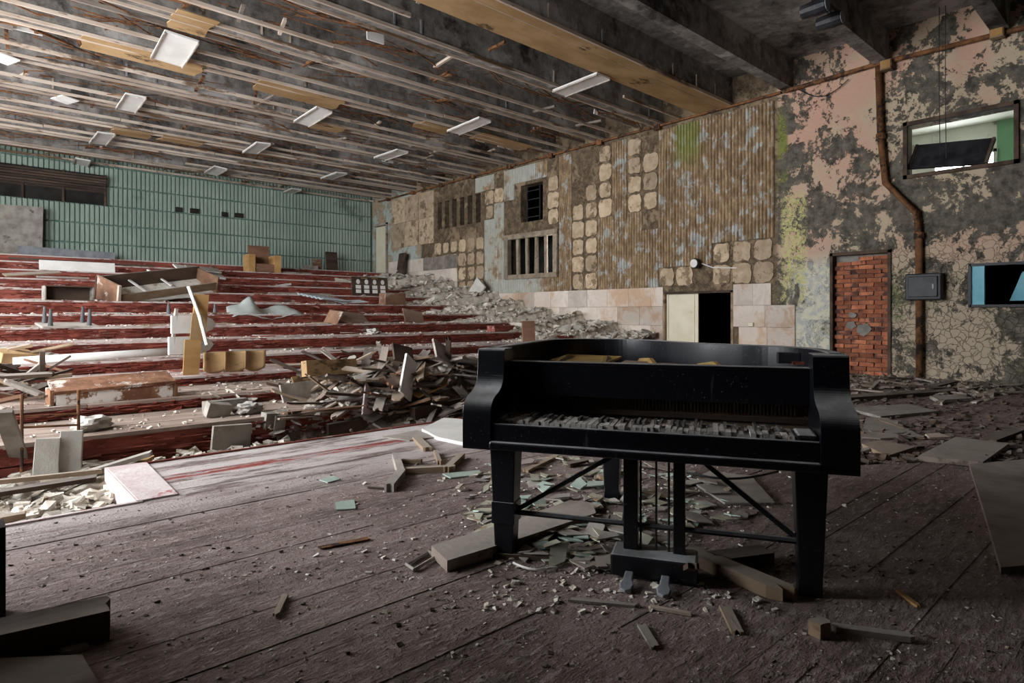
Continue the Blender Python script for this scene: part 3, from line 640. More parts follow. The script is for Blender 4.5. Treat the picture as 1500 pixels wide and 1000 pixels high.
def catmull(P, m=6):
    o = []; P = [Vector(p) for p in P]
    for i in range(len(P)-1):
        a, b, c, d = P[max(i-1, 0)], P[i], P[i+1], P[min(i+2, len(P)-1)]
        for k in range(m):
            t = k/m; o.append(.5*((2*b)+(c-a)*t+(2*a-5*b+4*c-d)*t*t+(3*b-a-3*c+d)*t**3))
    return o+[P[-1]]
RIM = catmull([(-.745, .08), (-.745, .4), (-.742, .75), (-.72, 1.08), (-.63, 1.27), (-.46, 1.36), (-.27, 1.35), (-.10, 1.25), (.06, 1.07), (.22, .92), (.40, .81), (.58, .71), (.70, .57), (.745, .38), (.745, .08)])
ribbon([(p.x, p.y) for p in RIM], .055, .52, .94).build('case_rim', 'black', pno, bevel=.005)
PROF = [(.14, .94), (.035, .94), (.018, .93), (.012, .86), (.004, .81), (-.02, .775), (-.06, .752), (-.11, .738), (-.145, .72), (-.165, .69), (-.172, .65), (-.172, .525), (-.165, .515), (.14, .515)]
PR2 = [PROF[0]]+[(q.x, q.y) for q in catmull(PROF[1:13], 4)]+[PROF[13]]
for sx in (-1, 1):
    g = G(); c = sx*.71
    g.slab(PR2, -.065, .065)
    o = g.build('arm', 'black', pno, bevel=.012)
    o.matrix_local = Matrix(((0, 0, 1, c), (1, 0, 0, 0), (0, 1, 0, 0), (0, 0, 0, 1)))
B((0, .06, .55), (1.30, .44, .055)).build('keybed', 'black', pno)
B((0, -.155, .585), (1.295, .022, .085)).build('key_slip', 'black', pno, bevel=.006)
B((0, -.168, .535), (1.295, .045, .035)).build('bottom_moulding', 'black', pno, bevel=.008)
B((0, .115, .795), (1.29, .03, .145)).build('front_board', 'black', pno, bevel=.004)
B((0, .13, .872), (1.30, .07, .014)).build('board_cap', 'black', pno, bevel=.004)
B((0, .22, .70), (1.28, .02, .10)).build('action_rail', 'bwood', pno)
g = G()
for i in range(80): g.box((-.6+i*.0152, .205, .695), (.007, .02, .06))
g.build('hammer_row', 'dwood', pno, kind='stuff')
B((0, .20, .645), (1.29, .02, .02)).build('name_rail', 'dwood', pno)
kw = 1.19/52
kmw = [B((0, .09, .004), (kw-.002, .18, .022), jit=.0006).mesh('key', 'key'), B((0, .09, .003), (kw-.003, .18, .018), jit=.001).mesh('key', 'key')]
kmb = B((0, .05, .018), (.011, .09, .012), jit=.001).mesh('key', 'bkey')
for i in range(52):
    dip = R.choice([0, 0, 0, 0, -.004, .002, .004]); x = -.625+kw*(i+.5)
    if R.random() < .05: continue
    put('key', R.choice(kmw), pno, (x, -.125+R.choice([0, 0, 0, .004, .012]), .624+dip), (R.uniform(-.02, .02), R.uniform(-.03, .03), R.uniform(-.02, .02)))
    if i % 7 in (0, 1, 3, 4, 5) and R.random() < .75 and i < 51: put('key', kmb, pno, (x+kw/2, -.06, .626+dip), (R.uniform(-.04, .05), R.uniform(-.1, .1), R.uniform(-.04, .04)))
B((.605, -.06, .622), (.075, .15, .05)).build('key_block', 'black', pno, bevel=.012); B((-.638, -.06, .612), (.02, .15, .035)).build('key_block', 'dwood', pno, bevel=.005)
IN = [(p.x*.955, .18+(p.y-.18)*.955) for p in RIM if p.y > .2]
G().slab(IN, .60, .62).build('soundboard', 'wood', pno)
G().slab([(-.68, .2), (.68, .2), (.68, .38), (.3, .50), (-.1, .62), (-.45, .95), (-.66, 1.1)], .775, .80).build('iron_frame', 'gold', pno, bevel=.006)
for (a, b) in (((-.55, .3), (-.52, 1.28)), ((-.25, .3), (-.36, 1.3)), ((.05, .3), (-.15, 1.2)), ((.36, .3), (.2, .88))):
    G().tube([(a[0], a[1], .80), ((a[0]+b[0])/2, (a[1]+b[1])/2, .845), (b[0], b[1], .81)], .02, 6).build('frame_strut', 'gold', pno)
for (pts, z) in (([(-.60, .75), (-.25, .62), (-.22, 1.0), (-.58, 1.15)], .825), ([(-.2, .55), (.12, .42), (.18, .62), (-.18, .85)], .815)):
    G().slab(pts, z, z+.012).build('broken_panel', 'bwood' if z < .82 else 'gold', pno, rot=(.02, -.02, 0))
B((.60, .40, .90), (.10, .05, .05)).build('lid_hinge', 'steel', pno, bevel=.006); B((.635, .36, .88), (.05, .015, .012)).build('red_felt', 'riser', pno)
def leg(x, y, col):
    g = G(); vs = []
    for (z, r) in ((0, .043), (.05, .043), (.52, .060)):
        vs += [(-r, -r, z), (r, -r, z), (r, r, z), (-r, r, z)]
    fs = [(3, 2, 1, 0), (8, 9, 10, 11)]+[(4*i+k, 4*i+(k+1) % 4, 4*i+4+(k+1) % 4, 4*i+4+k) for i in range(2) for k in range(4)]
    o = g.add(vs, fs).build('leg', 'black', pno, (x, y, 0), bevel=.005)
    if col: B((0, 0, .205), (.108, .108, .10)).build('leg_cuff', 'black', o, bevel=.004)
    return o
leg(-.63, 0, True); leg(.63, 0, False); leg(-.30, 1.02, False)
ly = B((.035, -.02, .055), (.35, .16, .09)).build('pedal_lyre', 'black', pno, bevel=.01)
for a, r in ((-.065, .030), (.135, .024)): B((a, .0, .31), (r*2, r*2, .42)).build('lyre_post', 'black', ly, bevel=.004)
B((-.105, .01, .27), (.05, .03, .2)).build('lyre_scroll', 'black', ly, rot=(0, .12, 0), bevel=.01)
for a in (-.025, .04, .092): G().tube([(a, 0, .08), (a, .0, .54)], .005, 6).build('pedal_rod', 'steel', ly)
for a in (-.06, .085):
    g = G(); g.slab([(-.017, .0), (.017, .0), (.019, -.07), (.028, -.10), (.022, -.135), (0, -.148), (-.022, -.135), (-.028, -.10), (-.019, -.07)], 0, .014)
    g.build('pedal', 'gsteel', ly, (a, -.095, .024), (.12, 0, 0), bevel=.004)
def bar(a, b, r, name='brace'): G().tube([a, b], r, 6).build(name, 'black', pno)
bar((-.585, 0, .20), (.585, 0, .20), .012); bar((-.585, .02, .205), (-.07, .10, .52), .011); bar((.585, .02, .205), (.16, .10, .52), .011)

# ================================================================ THINGS ON THE STAGE FLOOR
def fboard(name, label, px, th, mat, z=0.0, cat=None, lift=0.0, tilt=(0, 0)):
    ps = [F(u, v, z+th) for (u, v) in px]; c = sum(ps, Vector())/len(ps)
    g = G(); g.slab([(p.x-c.x, p.y-c.y) for p in ps], 0, th)
    return g.build(name, mat, None, (c.x, c.y, z+lift+.004), (tilt[0], tilt[1], 0), label=label, cat=cat or 'board')
fboard('thick_board', 'thick pale board lying under the left piano leg', [(632, 800), (655, 822), (760, 790), (873, 752), (868, 737), (835, 733), (745, 765)], .05, 'hard')
fboard('hardboard_sheet', 'square hardboard sheet lying behind the right piano leg', [(1010, 703), (1062, 737), (1136, 737), (1100, 697), (1040, 690)], .012, 'gwood')
fboard('hardboard_sheet', 'flat grey board lying before the bricked doorway', [(1240, 597), (1290, 610), (1375, 602), (1330, 592)], .03, 'gwood')
fboard('hardboard_sheet', 'long brown sheet lying right of the piano shoulder', [(1262, 640), (1290, 642), (1352, 640), (1300, 612), (1268, 612)], .015, 'hard')
fboard('hardboard_sheet', 'wide brown sheet on the floor under the blue booth window', [(1345, 668), (1440, 677), (1478, 650), (1400, 640)], .04, 'hard')
fboard('hardboard_sheet', 'brown sheet with lifted edge right of the piano', [(1262, 650), (1300, 668), (1340, 655), (1290, 645)], .03, 'wood')
fboard('hardboard_sheet', 'large grey sheet lying at the right edge of the stage floor', [(1420, 680), (1445, 760), (1466, 832), (1600, 820), (1560, 690), (1500, 673)], .03, 'hard')
fboard('plank', 'dark plank lying along the wall foot left of the pipe', [(1240, 578), (1240, 583), (1400, 572), (1395, 568)], .05, 'dwood')
fboard('plank', 'grey-blue plank lying before the wall under the black box', [(1362, 580), (1375, 586), (1425, 583), (1410, 577)], .04, 'gwood')
fboard('plank', 'broken dark plank on the floor below the booth window', [(1440, 640), (1460, 645), (1500, 630), (1480, 626)], .04, 'dwood')
fboard('plank', 'pale splintered lath lying on the brown sheet', [(1355, 636), (1362, 641), (1392, 640), (1375, 634)], .02, 'batten')
fboard('plank', 'narrow wooden lath lying near the piano shoulder', [(1285, 612), (1290, 616), (1325, 628), (1322, 622)], .02, 'wood')
fboard('green_glass_pane', 'square pale green glass piece on the bare stage boards', [(491, 736), (493, 747), (521, 745), (519, 732)], .006, 'gglass', cat='glass')
fboard('green_glass_pane', 'long pale green glass strip beside the left piano leg', [(648, 694), (660, 700), (706, 695), (702, 689)], .008, 'gglass', cat='glass')
fboard('green_glass_pane', 'pale green glass sliver near the stage edge', [(468, 703), (480, 707), (498, 702), (488, 697)], .006, 'gglass', cat='glass')
fboard('rusty_strip', 'short rust-orange strip lying on the stage boards', [(465, 801), (470, 804), (542, 790), (538, 787)], .006, 'rust', cat='strip')
fboard('flaking_sheet', 'white flaking curled sheet at the stage edge beside the piano', [(618, 628), (640, 640), (678, 648), (690, 630), (690, 615), (650, 612)], .03, 'white')
fboard('flaking_sheet', 'thin dirty sheet lying before the white flaking one', [(560, 640), (600, 645), (640, 640), (610, 630)], .012, 'gwood')
# broken frame pieces left of the piano
def stick(name, label, a, b, wd, th, mat, z0=0.0, z1=None, cat='piece of wood', rag=.01):
    z1 = z0 if z1 is None else z1; p = F(*a, z0+th/2); q = F(*b, z1+th/2); d = q-p; L = d.length
    o = board_mesh(L, wd, th, rag).build(name, mat, None, (0, 0, 0), label=label, cat=cat)
    o.rotation_euler = (0, -math.asin(max(-1, min(1, (z1-z0)/L))), math.atan2(d.y, d.x)); m = (p+q)/2; o.location = (m.x, m.y, m.z-th/2+.003); return o
stick('wood_piece', 'angled pale wood piece standing out left of the piano, upper half', (579, 668), (588, 695), .05, .05, 'gwood')
stick('wood_piece', 'angled pale wood piece left of the piano, lower half', (588, 693), (570, 715), .06, .05, 'gwood')
stick('wood_piece', 'long brown lath of the broken frame left of the piano', (590, 690), (665, 686), .05, .04, 'wood')
stick('wood_piece', 'short thin lath above the broken frame left of the piano', (583, 676), (618, 676), .03, .03, 'wood')
stick('wood_piece', 'brown lath end of the broken frame pointing to the piano', (655, 688), (676, 668), .05, .04, 'wood')
stick('wood_piece', 'small wood block lying at the stage edge left of the piano', (610, 642), (626, 658), .07, .03, 'wood')
stick('wood_piece', 'small upright splinter behind the broken frame', (638, 662), (644, 678), .03, .03, 'wood')
stick('wood_piece', 'thin dark splinter lying across the bare boards', (540, 714), (568, 716), .02, .015, 'dwood')
stick('wood_piece', 'thin straight stick lying alone in the foreground boards', (418, 873), (404, 902), .022, .012, 'wood')
stick('wood_piece', 'pale strip of lath in the foreground right of the pedals', (1062, 890), (1080, 927), .04, .012, 'wood')
stick('wood_piece', 'pale strip of lath in the foreground below the pedals', (940, 917), (960, 950), .03, .01, 'gwood')
stick('wood_piece', 'long thin pale lath below the left pedal', (835, 879), (933, 888), .022, .01, 'gwood')
stick('wood_piece', 'thin pale lath below the right pedal', (950, 889), (1012, 900), .018, .01, 'batten')
stick('wood_piece', 'yellow splinter lying in the shadow right of the piano', (1314, 865), (1344, 888), .018, .01, 'owood')
stick('wood_piece', 'wedge of broken wood in the foreground right of the piano', (1190, 915), (1212, 925), .06, .05, 'wood')
stick('wood_piece', 'grey strip of wood lying in the dark foreground', (1222, 920), (1335, 935), .035, .02, 'gwood')
stick('wood_piece', 'brown plank slanting on the floor under the piano', (1012, 812), (1145, 868), .09, .05, 'wood', rag=.04)
stick('wood_piece', 'dark plank lying under the piano near its right leg', (1050, 822), (1125, 812), .10, .05, 'dwood', rag=.04)
stick('wood_piece', 'dark splintered stick leaning upward beside the lyre', (1004, 836), (1016, 830), .04, .02, 'dwood', 0.0, .16)
stick('wood_piece', 'black curved moulding strip lying before the left leg', (712, 812), (815, 818), .03, .02, 'dwood')
stick('wood_piece', 'brown lath lying among the glass behind the lyre', (770, 690), (815, 668), .05, .02, 'wood'); stick('wood_piece', 'dark slat lying in the glass under the keyboard', (880, 700), (912, 690), .07, .03, 'wood'); stick('wood_piece', 'dark lath on the floor under the keyboard', (832, 682), (860, 676), .05, .03, 'dwood')
# small wire frame
ps = [F(595, 826, .01), F(607, 834, .01), F(640, 814, .01), F(627, 808, .01)]
o = empty('wire_rectangle', (0, 0, 0), label='small empty rectangular frame lying left of the piano leg', cat='frame')
for i in range(4): G().tube([ps[i], ps[(i+1) % 4]], .008, 5).build('frame_bar', 'gwood', o)
g = G(); pts = [F(752+8*i, 824+1.3*i+5*math.sin(i*.5), .012) for i in range(9)]; g.tube(pts, .006, 5).build('cable_end', 'white', label='thin pale wire curling before the left piano leg', cat='wire')
pts = [F(1000+14*i, 690+18*math.sin(math.pi*i/10)*.6, .05) for i in range(11)]; G().tube(pts, .008, 5).build('loose_cable', 'steel', label='black cable sagging on the floor behind the piano', cat='cable')
# broken glass under the piano
poly = [(700, 690), (760, 668), (900, 672), (1010, 690), (1090, 735), (1110, 760), (1000, 790), (1010, 830), (900, 840), (760, 815), (690, 770), (660, 720)]
def inside(x, y, P):
    r = False; j = len(P)-1
    for i in range(len(P)):
        if (P[i][1] > y) != (P[j][1] > y) and x < (P[j][0]-P[i][0])*(y-P[i][1])/(P[j][1]-P[i][1])+P[i][0]: r = not r
        j = i
    return r
shm = [slabmesh(R.choice([3, 4, 4, 5]), .075, .04, .006, .35).mesh('glass_shard', ['glass', 'gwood', 'glass', 'gglass', 'glass', 'hard', 'gwood'][i % 7]) for i in range(14)]
n = 0; TONE = {'dirty_glass': 'dull olive glass', 'grey_board': 'grey brittle', 'green_glass': 'pale green glass', 'hardboard': 'brown brittle'}
while n < 260:
    u, v = R.uniform(650, 1115), R.uniform(665, 845)
    if not inside(u, v, poly) or R.random() > 1.25-abs(u-850)/260: continue
    p = F(u, v); s_ = R.uniform(.5, 1.45)
    me_ = R.choice(shm); put('glass_shard', me_, None, (p.x, p.y, R.uniform(.003, .03)), (R.gauss(0, .12), R.gauss(0, .12), R.uniform(0, 6.3)), scale=(s_, s_, 1), label='%s shard in the litter %s' % (TONE[me_.materials[0].name], 'left of the front leg' if u < 742 else 'between the left leg and the pedal lyre' if u < 905 else 'behind the pedal rods' if u < 1000 else 'right of the pedal lyre'), cat='glass shard', group='glass litter under the piano'); n += 1
# grit and chips all over the stage (uncountable)
def grit(name, label, N, fn, smin, smax, mat):
    g = G()
    for i in range(N):
        p = fn()
        if p is None: continue
        s_ = R.uniform(smin, smax)*R.uniform(.4, 1)
        mt = Matrix.Translation(p+Vector((0, 0, s_*.15))) @ Euler((R.uniform(-.4, .4), R.uniform(-.4, .4), R.uniform(0, 6.3))).to_matrix().to_4x4()
        g.box((0, 0, 0), (s_, s_*R.uniform(.4, .9), s_*.35), mt=mt, jit=s_*.12)
    return g.build(name, mat, kind='stuff', label=label, cat='debris')
def fl1():
    u, v = R.uniform(0, 1500), R.choice([R.uniform(640, 1000), R.uniform(660, 850)]); p = F(u, v)
    return p if p.y < 4.05 and p.x < 11.8 else None
grit('floor_grit', 'fine grit and crumbs scattered over the stage boards', 2600, fl1, .004, .015, 'rub')
grit('floor_chips', 'pale wood and plaster chips strewn around the piano', 900, lambda: F(R.gauss(860, 150), R.uniform(670, 900)), .008, .034, 'rub')
grit('dark_crumbs', 'dark crumbs of rotted boards scattered over the stage', 1200, fl1, .006, .022, 'dwood')
def fl2():
    p = AX(R.uniform(1180, 1500), 556, 11.95); p.z = 0; p.x -= abs(R.gauss(0, 1.0)); return p if p.x < 11.9 and p.y < 5.1 else None
grit('wall_foot_debris', 'burnt rubble and splinters heaped along the foot of the right wall', 1500, fl2, .03, .16, 'dirt')
def fl3():
    p = F(R.uniform(1240, 1500), R.uniform(570, 680)); return p if p.x < 11.9 else None
grit('stage_right_chips', 'dark chips and splinters strewn over the stage right of the piano', 700, fl3, .02, .10, 'dwood')
for i in range(60):
    p = fl2()
    if p is None: continue
    board_mesh(R.uniform(.3, .9), R.uniform(.05, .14), .02, .05).build('burnt_stick', wk := R.choice(['dwood', 'dwood', 'wood', 'gwood', 'hard']), None, (min(p.x, 11.4), p.y, R.uniform(.0, .05)), (R.gauss(0, .05), R.gauss(0, .05), R.uniform(0, 3.1)), label='%s burnt slat in the debris at the wall foot %s' % (WOOD[wk], 'near the bricked doorway' if p.y > 3.4 else 'below the black box' if p.y > 2.5 else 'below the blue booth window'), cat='slat', group='burnt slats by the wall')
# dark things at the left front corner
stick('dark_timber', 'dark heavy beam lying in the near left corner', (-60, 955), (158, 905), .14, .1, 'dwood', cat='beam')
fboard('dark_crate_lid', 'dark slatted lid lying under the beam at the near left', [(0, 965), (0, 1010), (150, 1010), (120, 960)], .04, 'dwood')
stick('wood_piece', 'pale splintered scrap lying by the dark beam', (92, 956), (128, 944), .05, .015, 'gwood')
p = F(-6, 905); B((0, 0, .17), (.05, .12, .34)).build('post_stump', 'steel', None, p, label='dark upright post cut by the left picture edge', cat='post')

# ================================================================ THINGS ON THE TIERS
def bx(name, label, loc, d, rot, mat, cat, **k): return B((0, 0, d[2]/2), d).build(name, mat, None, loc, rot, label=label, cat=cat, bevel=.004, **k)
# armchair
o = empty('armchair', T(384, 5, .35), (0, 0, -.05), label='orange wooden armchair without cushions on an upper tier', cat='armchair')
for sx in (-1, 1): G().slab([(-.28, 0), (.26, 0), (.30, .52), (-.30, .52)], -.09, .09).build('arm_panel', 'owood', o, (sx*.37, 0, 0), (math.pi/2, 0, math.pi/2))
B((0, .27, .55), (.62, .05, .65)).build('backrest', 'bwood', o, rot=(-.12, 0, 0)); B((0, 0, .22), (.6, .5, .06)).build('seat', 'bwood', o); B((0, -.24, .12), (.6, .03, .2)).build('front_rail', 'bwood', o)
# overturned cabinet: open long carcass with brown ends
c0 = T(172, 1, .22)
o = empty('overturned_cabinet', (c0.x, c0.y, c0.z+.05), (math.radians(20), math.radians(-9), math.radians(24)), label='overturned open cabinet with brown end panel spanning two tiers', cat='cabinet')
B((1.15, .62, .02), (2.36, .03, .48)).build('rear_side', 'dwood', o); B((1.15, .30, -.18), (2.3, .66, .025)).build('back_panel', 'plast', o, rot=(.22, 0, 0)); B((1.2, -.02, .0), (2.25, .03, .17)).build('front_rail', 'wood', o)
B((0, .28, .03), (.035, .68, .52)).build('end_panel', 'bwood', o); B((2.3, .28, .0), (.035, .68, .44)).build('end_panel', 'bwood', o)
B((-.02, -.06, .03), (.05, .05, .54)).build('corner_strip', 'batten', o)
for x in (.78, 1.5): B((x, .30, -.02), (.05, .64, .025)).build('divider', 'white', o, rot=(.3, 0, .25))
B((.8, .1, -.06), (1.5, .09, .02)).build('loose_shelf', 'white', o, rot=(0, .05, -.12))
fl_ = T(292, 4, .2); bx('fallen_board', 'pale warped door lying on the tier behind the cabinet', (fl_.x, fl_.y, fl_.z+.1), (1.1, .75, .04), (.35, .1, .1), 'white', 'door')
bx('fallen_board', 'thin warped board lying on the pale door', (fl_.x+.05, fl_.y-.15, fl_.z+.17), (.8, .45, .03), (.3, .08, .0), 'gwood', 'board')
p = T(115, 4, .1); bx('white_board', 'long white board leaning on an upper tier at left', p, (1.45, .03, .24), (-.3, .0, 0), 'white', 'board')
p = T(78, 3, .25); bx('plank', 'curled brown board lying left of the white board', (p.x-.35, p.y, p.z+.1), (.95, .3, .03), (.2, -.12, .15), 'wood', 'board'); bx('plank', 'pale flat plank lying below the white board', (p.x+.15, p.y-.2, p.z+.02), (.9, .2, .04), (.05, 0, 0), 'gwood', 'board')
p = T(60, 5, .2); bx('plank', 'dark long lath on the topmost tiers at left', (p.x+.9, p.y, p.z+.03), (3.0, .06, .05), (0, .02, -.05), 'dwood', 'board')
o = empty('open_box', T(100, 1, .25), (0, 0, .1), label='small dark open drawer box lying on its side', cat='drawer')
for (c, d) in (((0, .1, .14), (.75, .02, .24)), ((0, 0, .01), (.75, .26, .02)), ((0, 0, .27), (.75, .26, .02)), ((-.37, 0, .14), (.02, .26, .26)), ((.37, 0, .14), (.02, .26, .26))): B(c, d).build('drawer_board', 'gwood' if d[2] > .1 and d[0] < .1 else 'dwood', o)
# upturned stool
o = empty('upturned_table', T(98, -1, .22), (.10, 0, .1), label='small table lying upside down with four dark legs up', cat='table')
B((0, 0, .03), (.72, .55, .03)).build('tabletop', 'gwood', o)
for sx in (-1, 1):
    for sy in (-1, 1): G().tube([(sx*.25, sy*.2, .045), (sx*.25, sy*.2, .30)], [.036, .018], 10).build('leg', 'steel2', o)
for (u, j) in ((247, 0), (315, 0)):
    p = T(u, j, .15); G().tube([(0, 0, 0), (0, 0, .2)], [.042, .02], 10).build('furniture_stub', 'steel2', None, p, label='tapered grey furniture leg standing up %s the yellow plywood strip' % ('left of' if u < 280 else 'right of'), cat='furniture leg')
p = T(156, -3, .10); G().tube([(-.95, 0, .06), (0, 0, .06), (.95, .0, .06)], .055, 10).build('white_tube', 'white', None, p, (0, -.03, .02), smooth=True, label='long white tube lying along the tier edge', cat='tube')
o = empty('rusty_bench', T(172, -5, .10), (0, 0, .02), label='rust-streaked white metal casing lying on a lower tier', cat='metal casing')
B((0, .18, .14), (1.05, .35, .03)).build('casing_top', 'rustw', o, rot=(.25, -.03, 0)); B((0, 0, .06), (1.0, .03, .12)).build('casing_front', 'rustw', o); B((-.53, .15, .07), (.03, .34, .16)).build('casing_end', 'rustw', o); B((.53, .15, .07), (.03, .34, .14)).build('casing_end', 'rustw', o)
# upright seat unit: plywood strip, white pads, stick
o = empty('seat_unit', T(282, -4, .16), (0, 0, .05), label='broken upright seat unit of yellow plywood with pale rounded pads', cat='theatre seat')
B((-.02, 0, .22), (.19, .02, .44)).build('plywood_back', 'owood', o, rot=(.06, .04, 0)); B((.03, .03, .60), (.18, .02, .34)).build('plywood_back', 'ply', o, rot=(.08, .06, 0)); B((.06, .05, .88), (.17, .02, .26)).build('plywood_back', 'owood', o, rot=(.1, .03, 0))
for (x, z) in ((.0, .36), (.03, .62)):
    g = G(); g.slab([(-.26, 0), (.12, 0), (.22, .04), (.27, .11), (.22, .18), (.12, .22), (-.26, .22)], 0, .05); g.build('seat_pad', 'white', o, (x, .09, z-.1), (math.pi/2, 0, .05))
B((-.25, .06, .55), (.03, .06, .52)).build('side_bracket', 'gwood', o, rot=(0, .1, 0))
a = T(303, -4, .02); b = AY(276, 419, TY(-4)+.12); a.z = AY(303, 505, a.y).z; d = b-a
G().tube([a, (a+b)/2+Vector((.02, 0, 0)), b], .022, 6).build('white_stick', 'white', None, label='long white stick leaning against the seat unit', cat='stick')
# curved plywood seats
for i, (u, lab) in enumerate(((318, 'left'), (348, 'middle'), (377, 'right'))):
    p = T(u, -4, .06); Wd = .245
    g = G(); g.grid(8, 6, lambda s_, t: ((s_-.5)*Wd*1.12, .05*math.sin(math.pi*s_)+.05*(1-t)**2, .23*t+.05-.045*math.sin(math.pi*s_)*(1-t)))
    g.build('curved_seat', 'ply', None, (p.x, p.y+.04, p.z), (-.12, 0, 0), smooth=True, solid=.018, label='%s one of three curved bare plywood seat shells in a row' % lab, cat='seat shell', group='curved plywood seat shells')
# crumpled grey sheet, corrugated piece
p = T(386, 0, .3); g = G(); g.grid(24, 8, lambda s_, t: ((s_-.5)*1.55*(1-.25*abs(t-.3)), (t-.5)*.7, .10+.16*max(0, 1-abs(s_-.36)*6)*t*1.6+.05*math.sin(9*s_)-.10*(1-t)+.03*R.uniform(-1, 1)*.3))
g.build('plastic_sheet', 'sheet', None, p, (.15, 0, 0), smooth=True, solid=.01, label='crumpled pale grey sheet draped on a middle tier', cat='sheet')
p = T(474, 1, .3); g = G(); g.grid(12, 24, lambda s_, t: ((s_-.5)*.75+.25*(.5-t), (t-.5)*.9, .09+.025*math.cos(t*6.283*6)+.12*t))
g.build('corrugated_sheet', 'csheet', None, p, (0, .08, 0), smooth=True, solid=.008, label='pale blue corrugated sheet piece lying on a tier', cat='sheet')
p = T(515, 1, .2); bx('metal_sheet', 'flat pale blue sheet right of the corrugated piece', (p.x, p.y, p.z+.06), (.75, .4, .015), (.15, -.05, .1), 'csheet', 'sheet')
def lean(u, j, off, d, rot, mat, label, name='fallen_board', cat='panel', dz=0.0):
    p = T(u, j, off); p.z += dz; return bx(name, label, p, d, rot, mat, cat)
lean(520, -1, .3, (.85, .03, .42), (-.95, .12, .15), 'bwood', 'dark brown panel lying tilted on a middle tier'); lean(484, -1, .35, (.03, .42, .3), (.1, .5, .3), 'bwood', 'brown panel end standing beside the dark brown panel')
lean(608, -1, .2, (.5, .03, .40), (-.75, .2, -.1), 'bwood', 'dark curved panel lying on the tier near the rubble slope')
lean(575, 1, .1, (.62, .3, .30), (0, .0, .05), 'bwood', 'broken wooden crate standing under the portrait board', 'crate', 'crate')
lean(487, 6, 1.2, (.45, .06, .75), (-.12, .0, .1), 'dwood', 'dark tall panel leaning on the teal wall at right'); lean(465, 6, 1.1, (.32, .05, .45), (-.12, 0, 0), 'bwood', 'lower brown panel leaning beside the dark tall panel'); lean(455, 6, 1.0, (.55, .05, .2), (-.15, 0, 0), 'gwood', 'pale low board leaning on the teal wall')
lean(100, 6, 1.4, (2.2, .06, .32), (-.2, .02, 0), 'gsteel', 'long dark grey panel lying against the teal wall at left'); lean(430, 5, .3, (1.1, .2, .06), (0, 0, .05), 'gwood', 'pale plank lying right of the armchair', 'plank', 'board')
lean(412, 3, .3, (.5, .2, .05), (0, -.2, .2), 'white', 'small pale board on the tier below the armchair', 'plank', 'board'); lean(440, 2, .15, (1.6, .1, .04), (0, 0, .02), 'gwood', 'long thin pale lath lying above the corrugated sheet', 'plank', 'board')
# portrait board
o = empty('portrait_board', T(543, 2, .1), (-.12, 0, -.03), label='dark display board with four pale ovals and text panels', cat='board')
B((0, 0, .26), (1.08, .03, .52)).build('board_back', 'dwood', o)
for i in range(4):
    x = -.36+i*.245; G().slab([(.055*math.cos(k*.5236), .068*math.sin(k*.5236)) for k in range(12)], 0, .006).build('oval_plate', 'white', o, (x, -.018, .385), (math.pi/2, 0, 0))
    for z in (.245, .125): B((x, -.018, z), (.15, .006, .095)).build('text_plate', 'white', o)
for x in (-.18, .14): B((x, -.018, .485), (.18, .006, .016)).build('title_strip', 'owood', o)
p = AY(590, 404, 20.0); p.x = 11.72; p.z = TZ[5]-.05
bx('leaning_board', 'tall narrow dark panel leaning on the right wall at the tier top', (11.62, 18.9, TZ[5]), (.05, .42, .95), (0, .16, 0), 'dwood', 'panel'); bx('leaning_board', 'narrow dark board standing on a tier end just above the piano rim', (8.85, 9.3, TZ[-3]), (.28, .04, .46), (-.12, 0, -.4), 'bwood', 'panel')
bx('stone_slab', 'square pale slab standing on its corner against the tiled wall', (11.55, 14.6, 1.62), (.06, .55, .55), (.6, .2, 0), 'plast', 'slab')
bx('red_beam_end', 'bright red painted beam end in the rubble slope', (9.3, TY(-2)+.2, TZ[-2]+.0), (.7, .25, .14), (0, 0, .1), 'riser', 'beam'); bx('red_beam_end', 'small red painted board end lying lower in the rubble', (10.1, TY(-3)+.15, TZ[-3]), (.5, .2, .12), (0, 0, -.1), 'riser', 'beam')
# ---- rubble slope by the right wall: mound and chunks
def mound(name, label, x0, x1, y0, y1, fn, nx, ny, mat='dirt'):
    g = G()
    g.grid(nx, ny, lambda s_, t: (x0+(x1-x0)*s_, y0+(y1-y0)*t, fn(x0+(x1-x0)*s_, y0+(y1-y0)*t)+R.uniform(-.02, .04)))
    return g.build(name, mat, kind='stuff', label=label, cat='rubble')
def tierz(y):
    j = -7
    while j < 6 and y >= TY(j+1): j += 1
    return TZ[j]
def slope(x, y):
    zt = tierz(y); k = max(0, (x-9.0-.25*math.sin(y*1.7))/2.9); sm = (y-TY(-4))/1.122*.205+.42
    return zt-.05+k**1.3*.42*max(.2, min(1, (19.3-y)/2.5))
mound('rubble_mound', 'pale plaster rubble slope heaped over the tier ends by the wall', 8.9, 11.96, TY(-4), TY(6)-.1, slope, 34, 110, 'rub')
CH = [hull(.13, .09, .05, 11) for i in range(8)]+[hull(.16, .07, .03, 9) for i in range(5)]
def chunk(p, s_, label, group, name='plaster_chunk', cat='rubble', meshes=CH):
    return put(name, R.choice(meshes), None, p, (R.gauss(0, .4), R.gauss(0, .4), R.uniform(0, 6.3)), scale=(s_, s_, s_), label=label, cat=cat, group=group)
for i in range(180):
    y = R.uniform(TY(-4), TY(6)-.6); x = 11.72-abs(R.gauss(0, 1.2))
    if x < 8.9: continue
    chunk((x, y, slope(x, y)+.05), R.uniform(.7, 1.9), 'broken plaster chunk in the wall-side rubble slope, %s' % ('down by the piano' if y < 10 else 'below the slotted vent' if y < 13.5 else 'beside the portrait board' if y > 16 else 'halfway up'), 'rubble slope chunks')
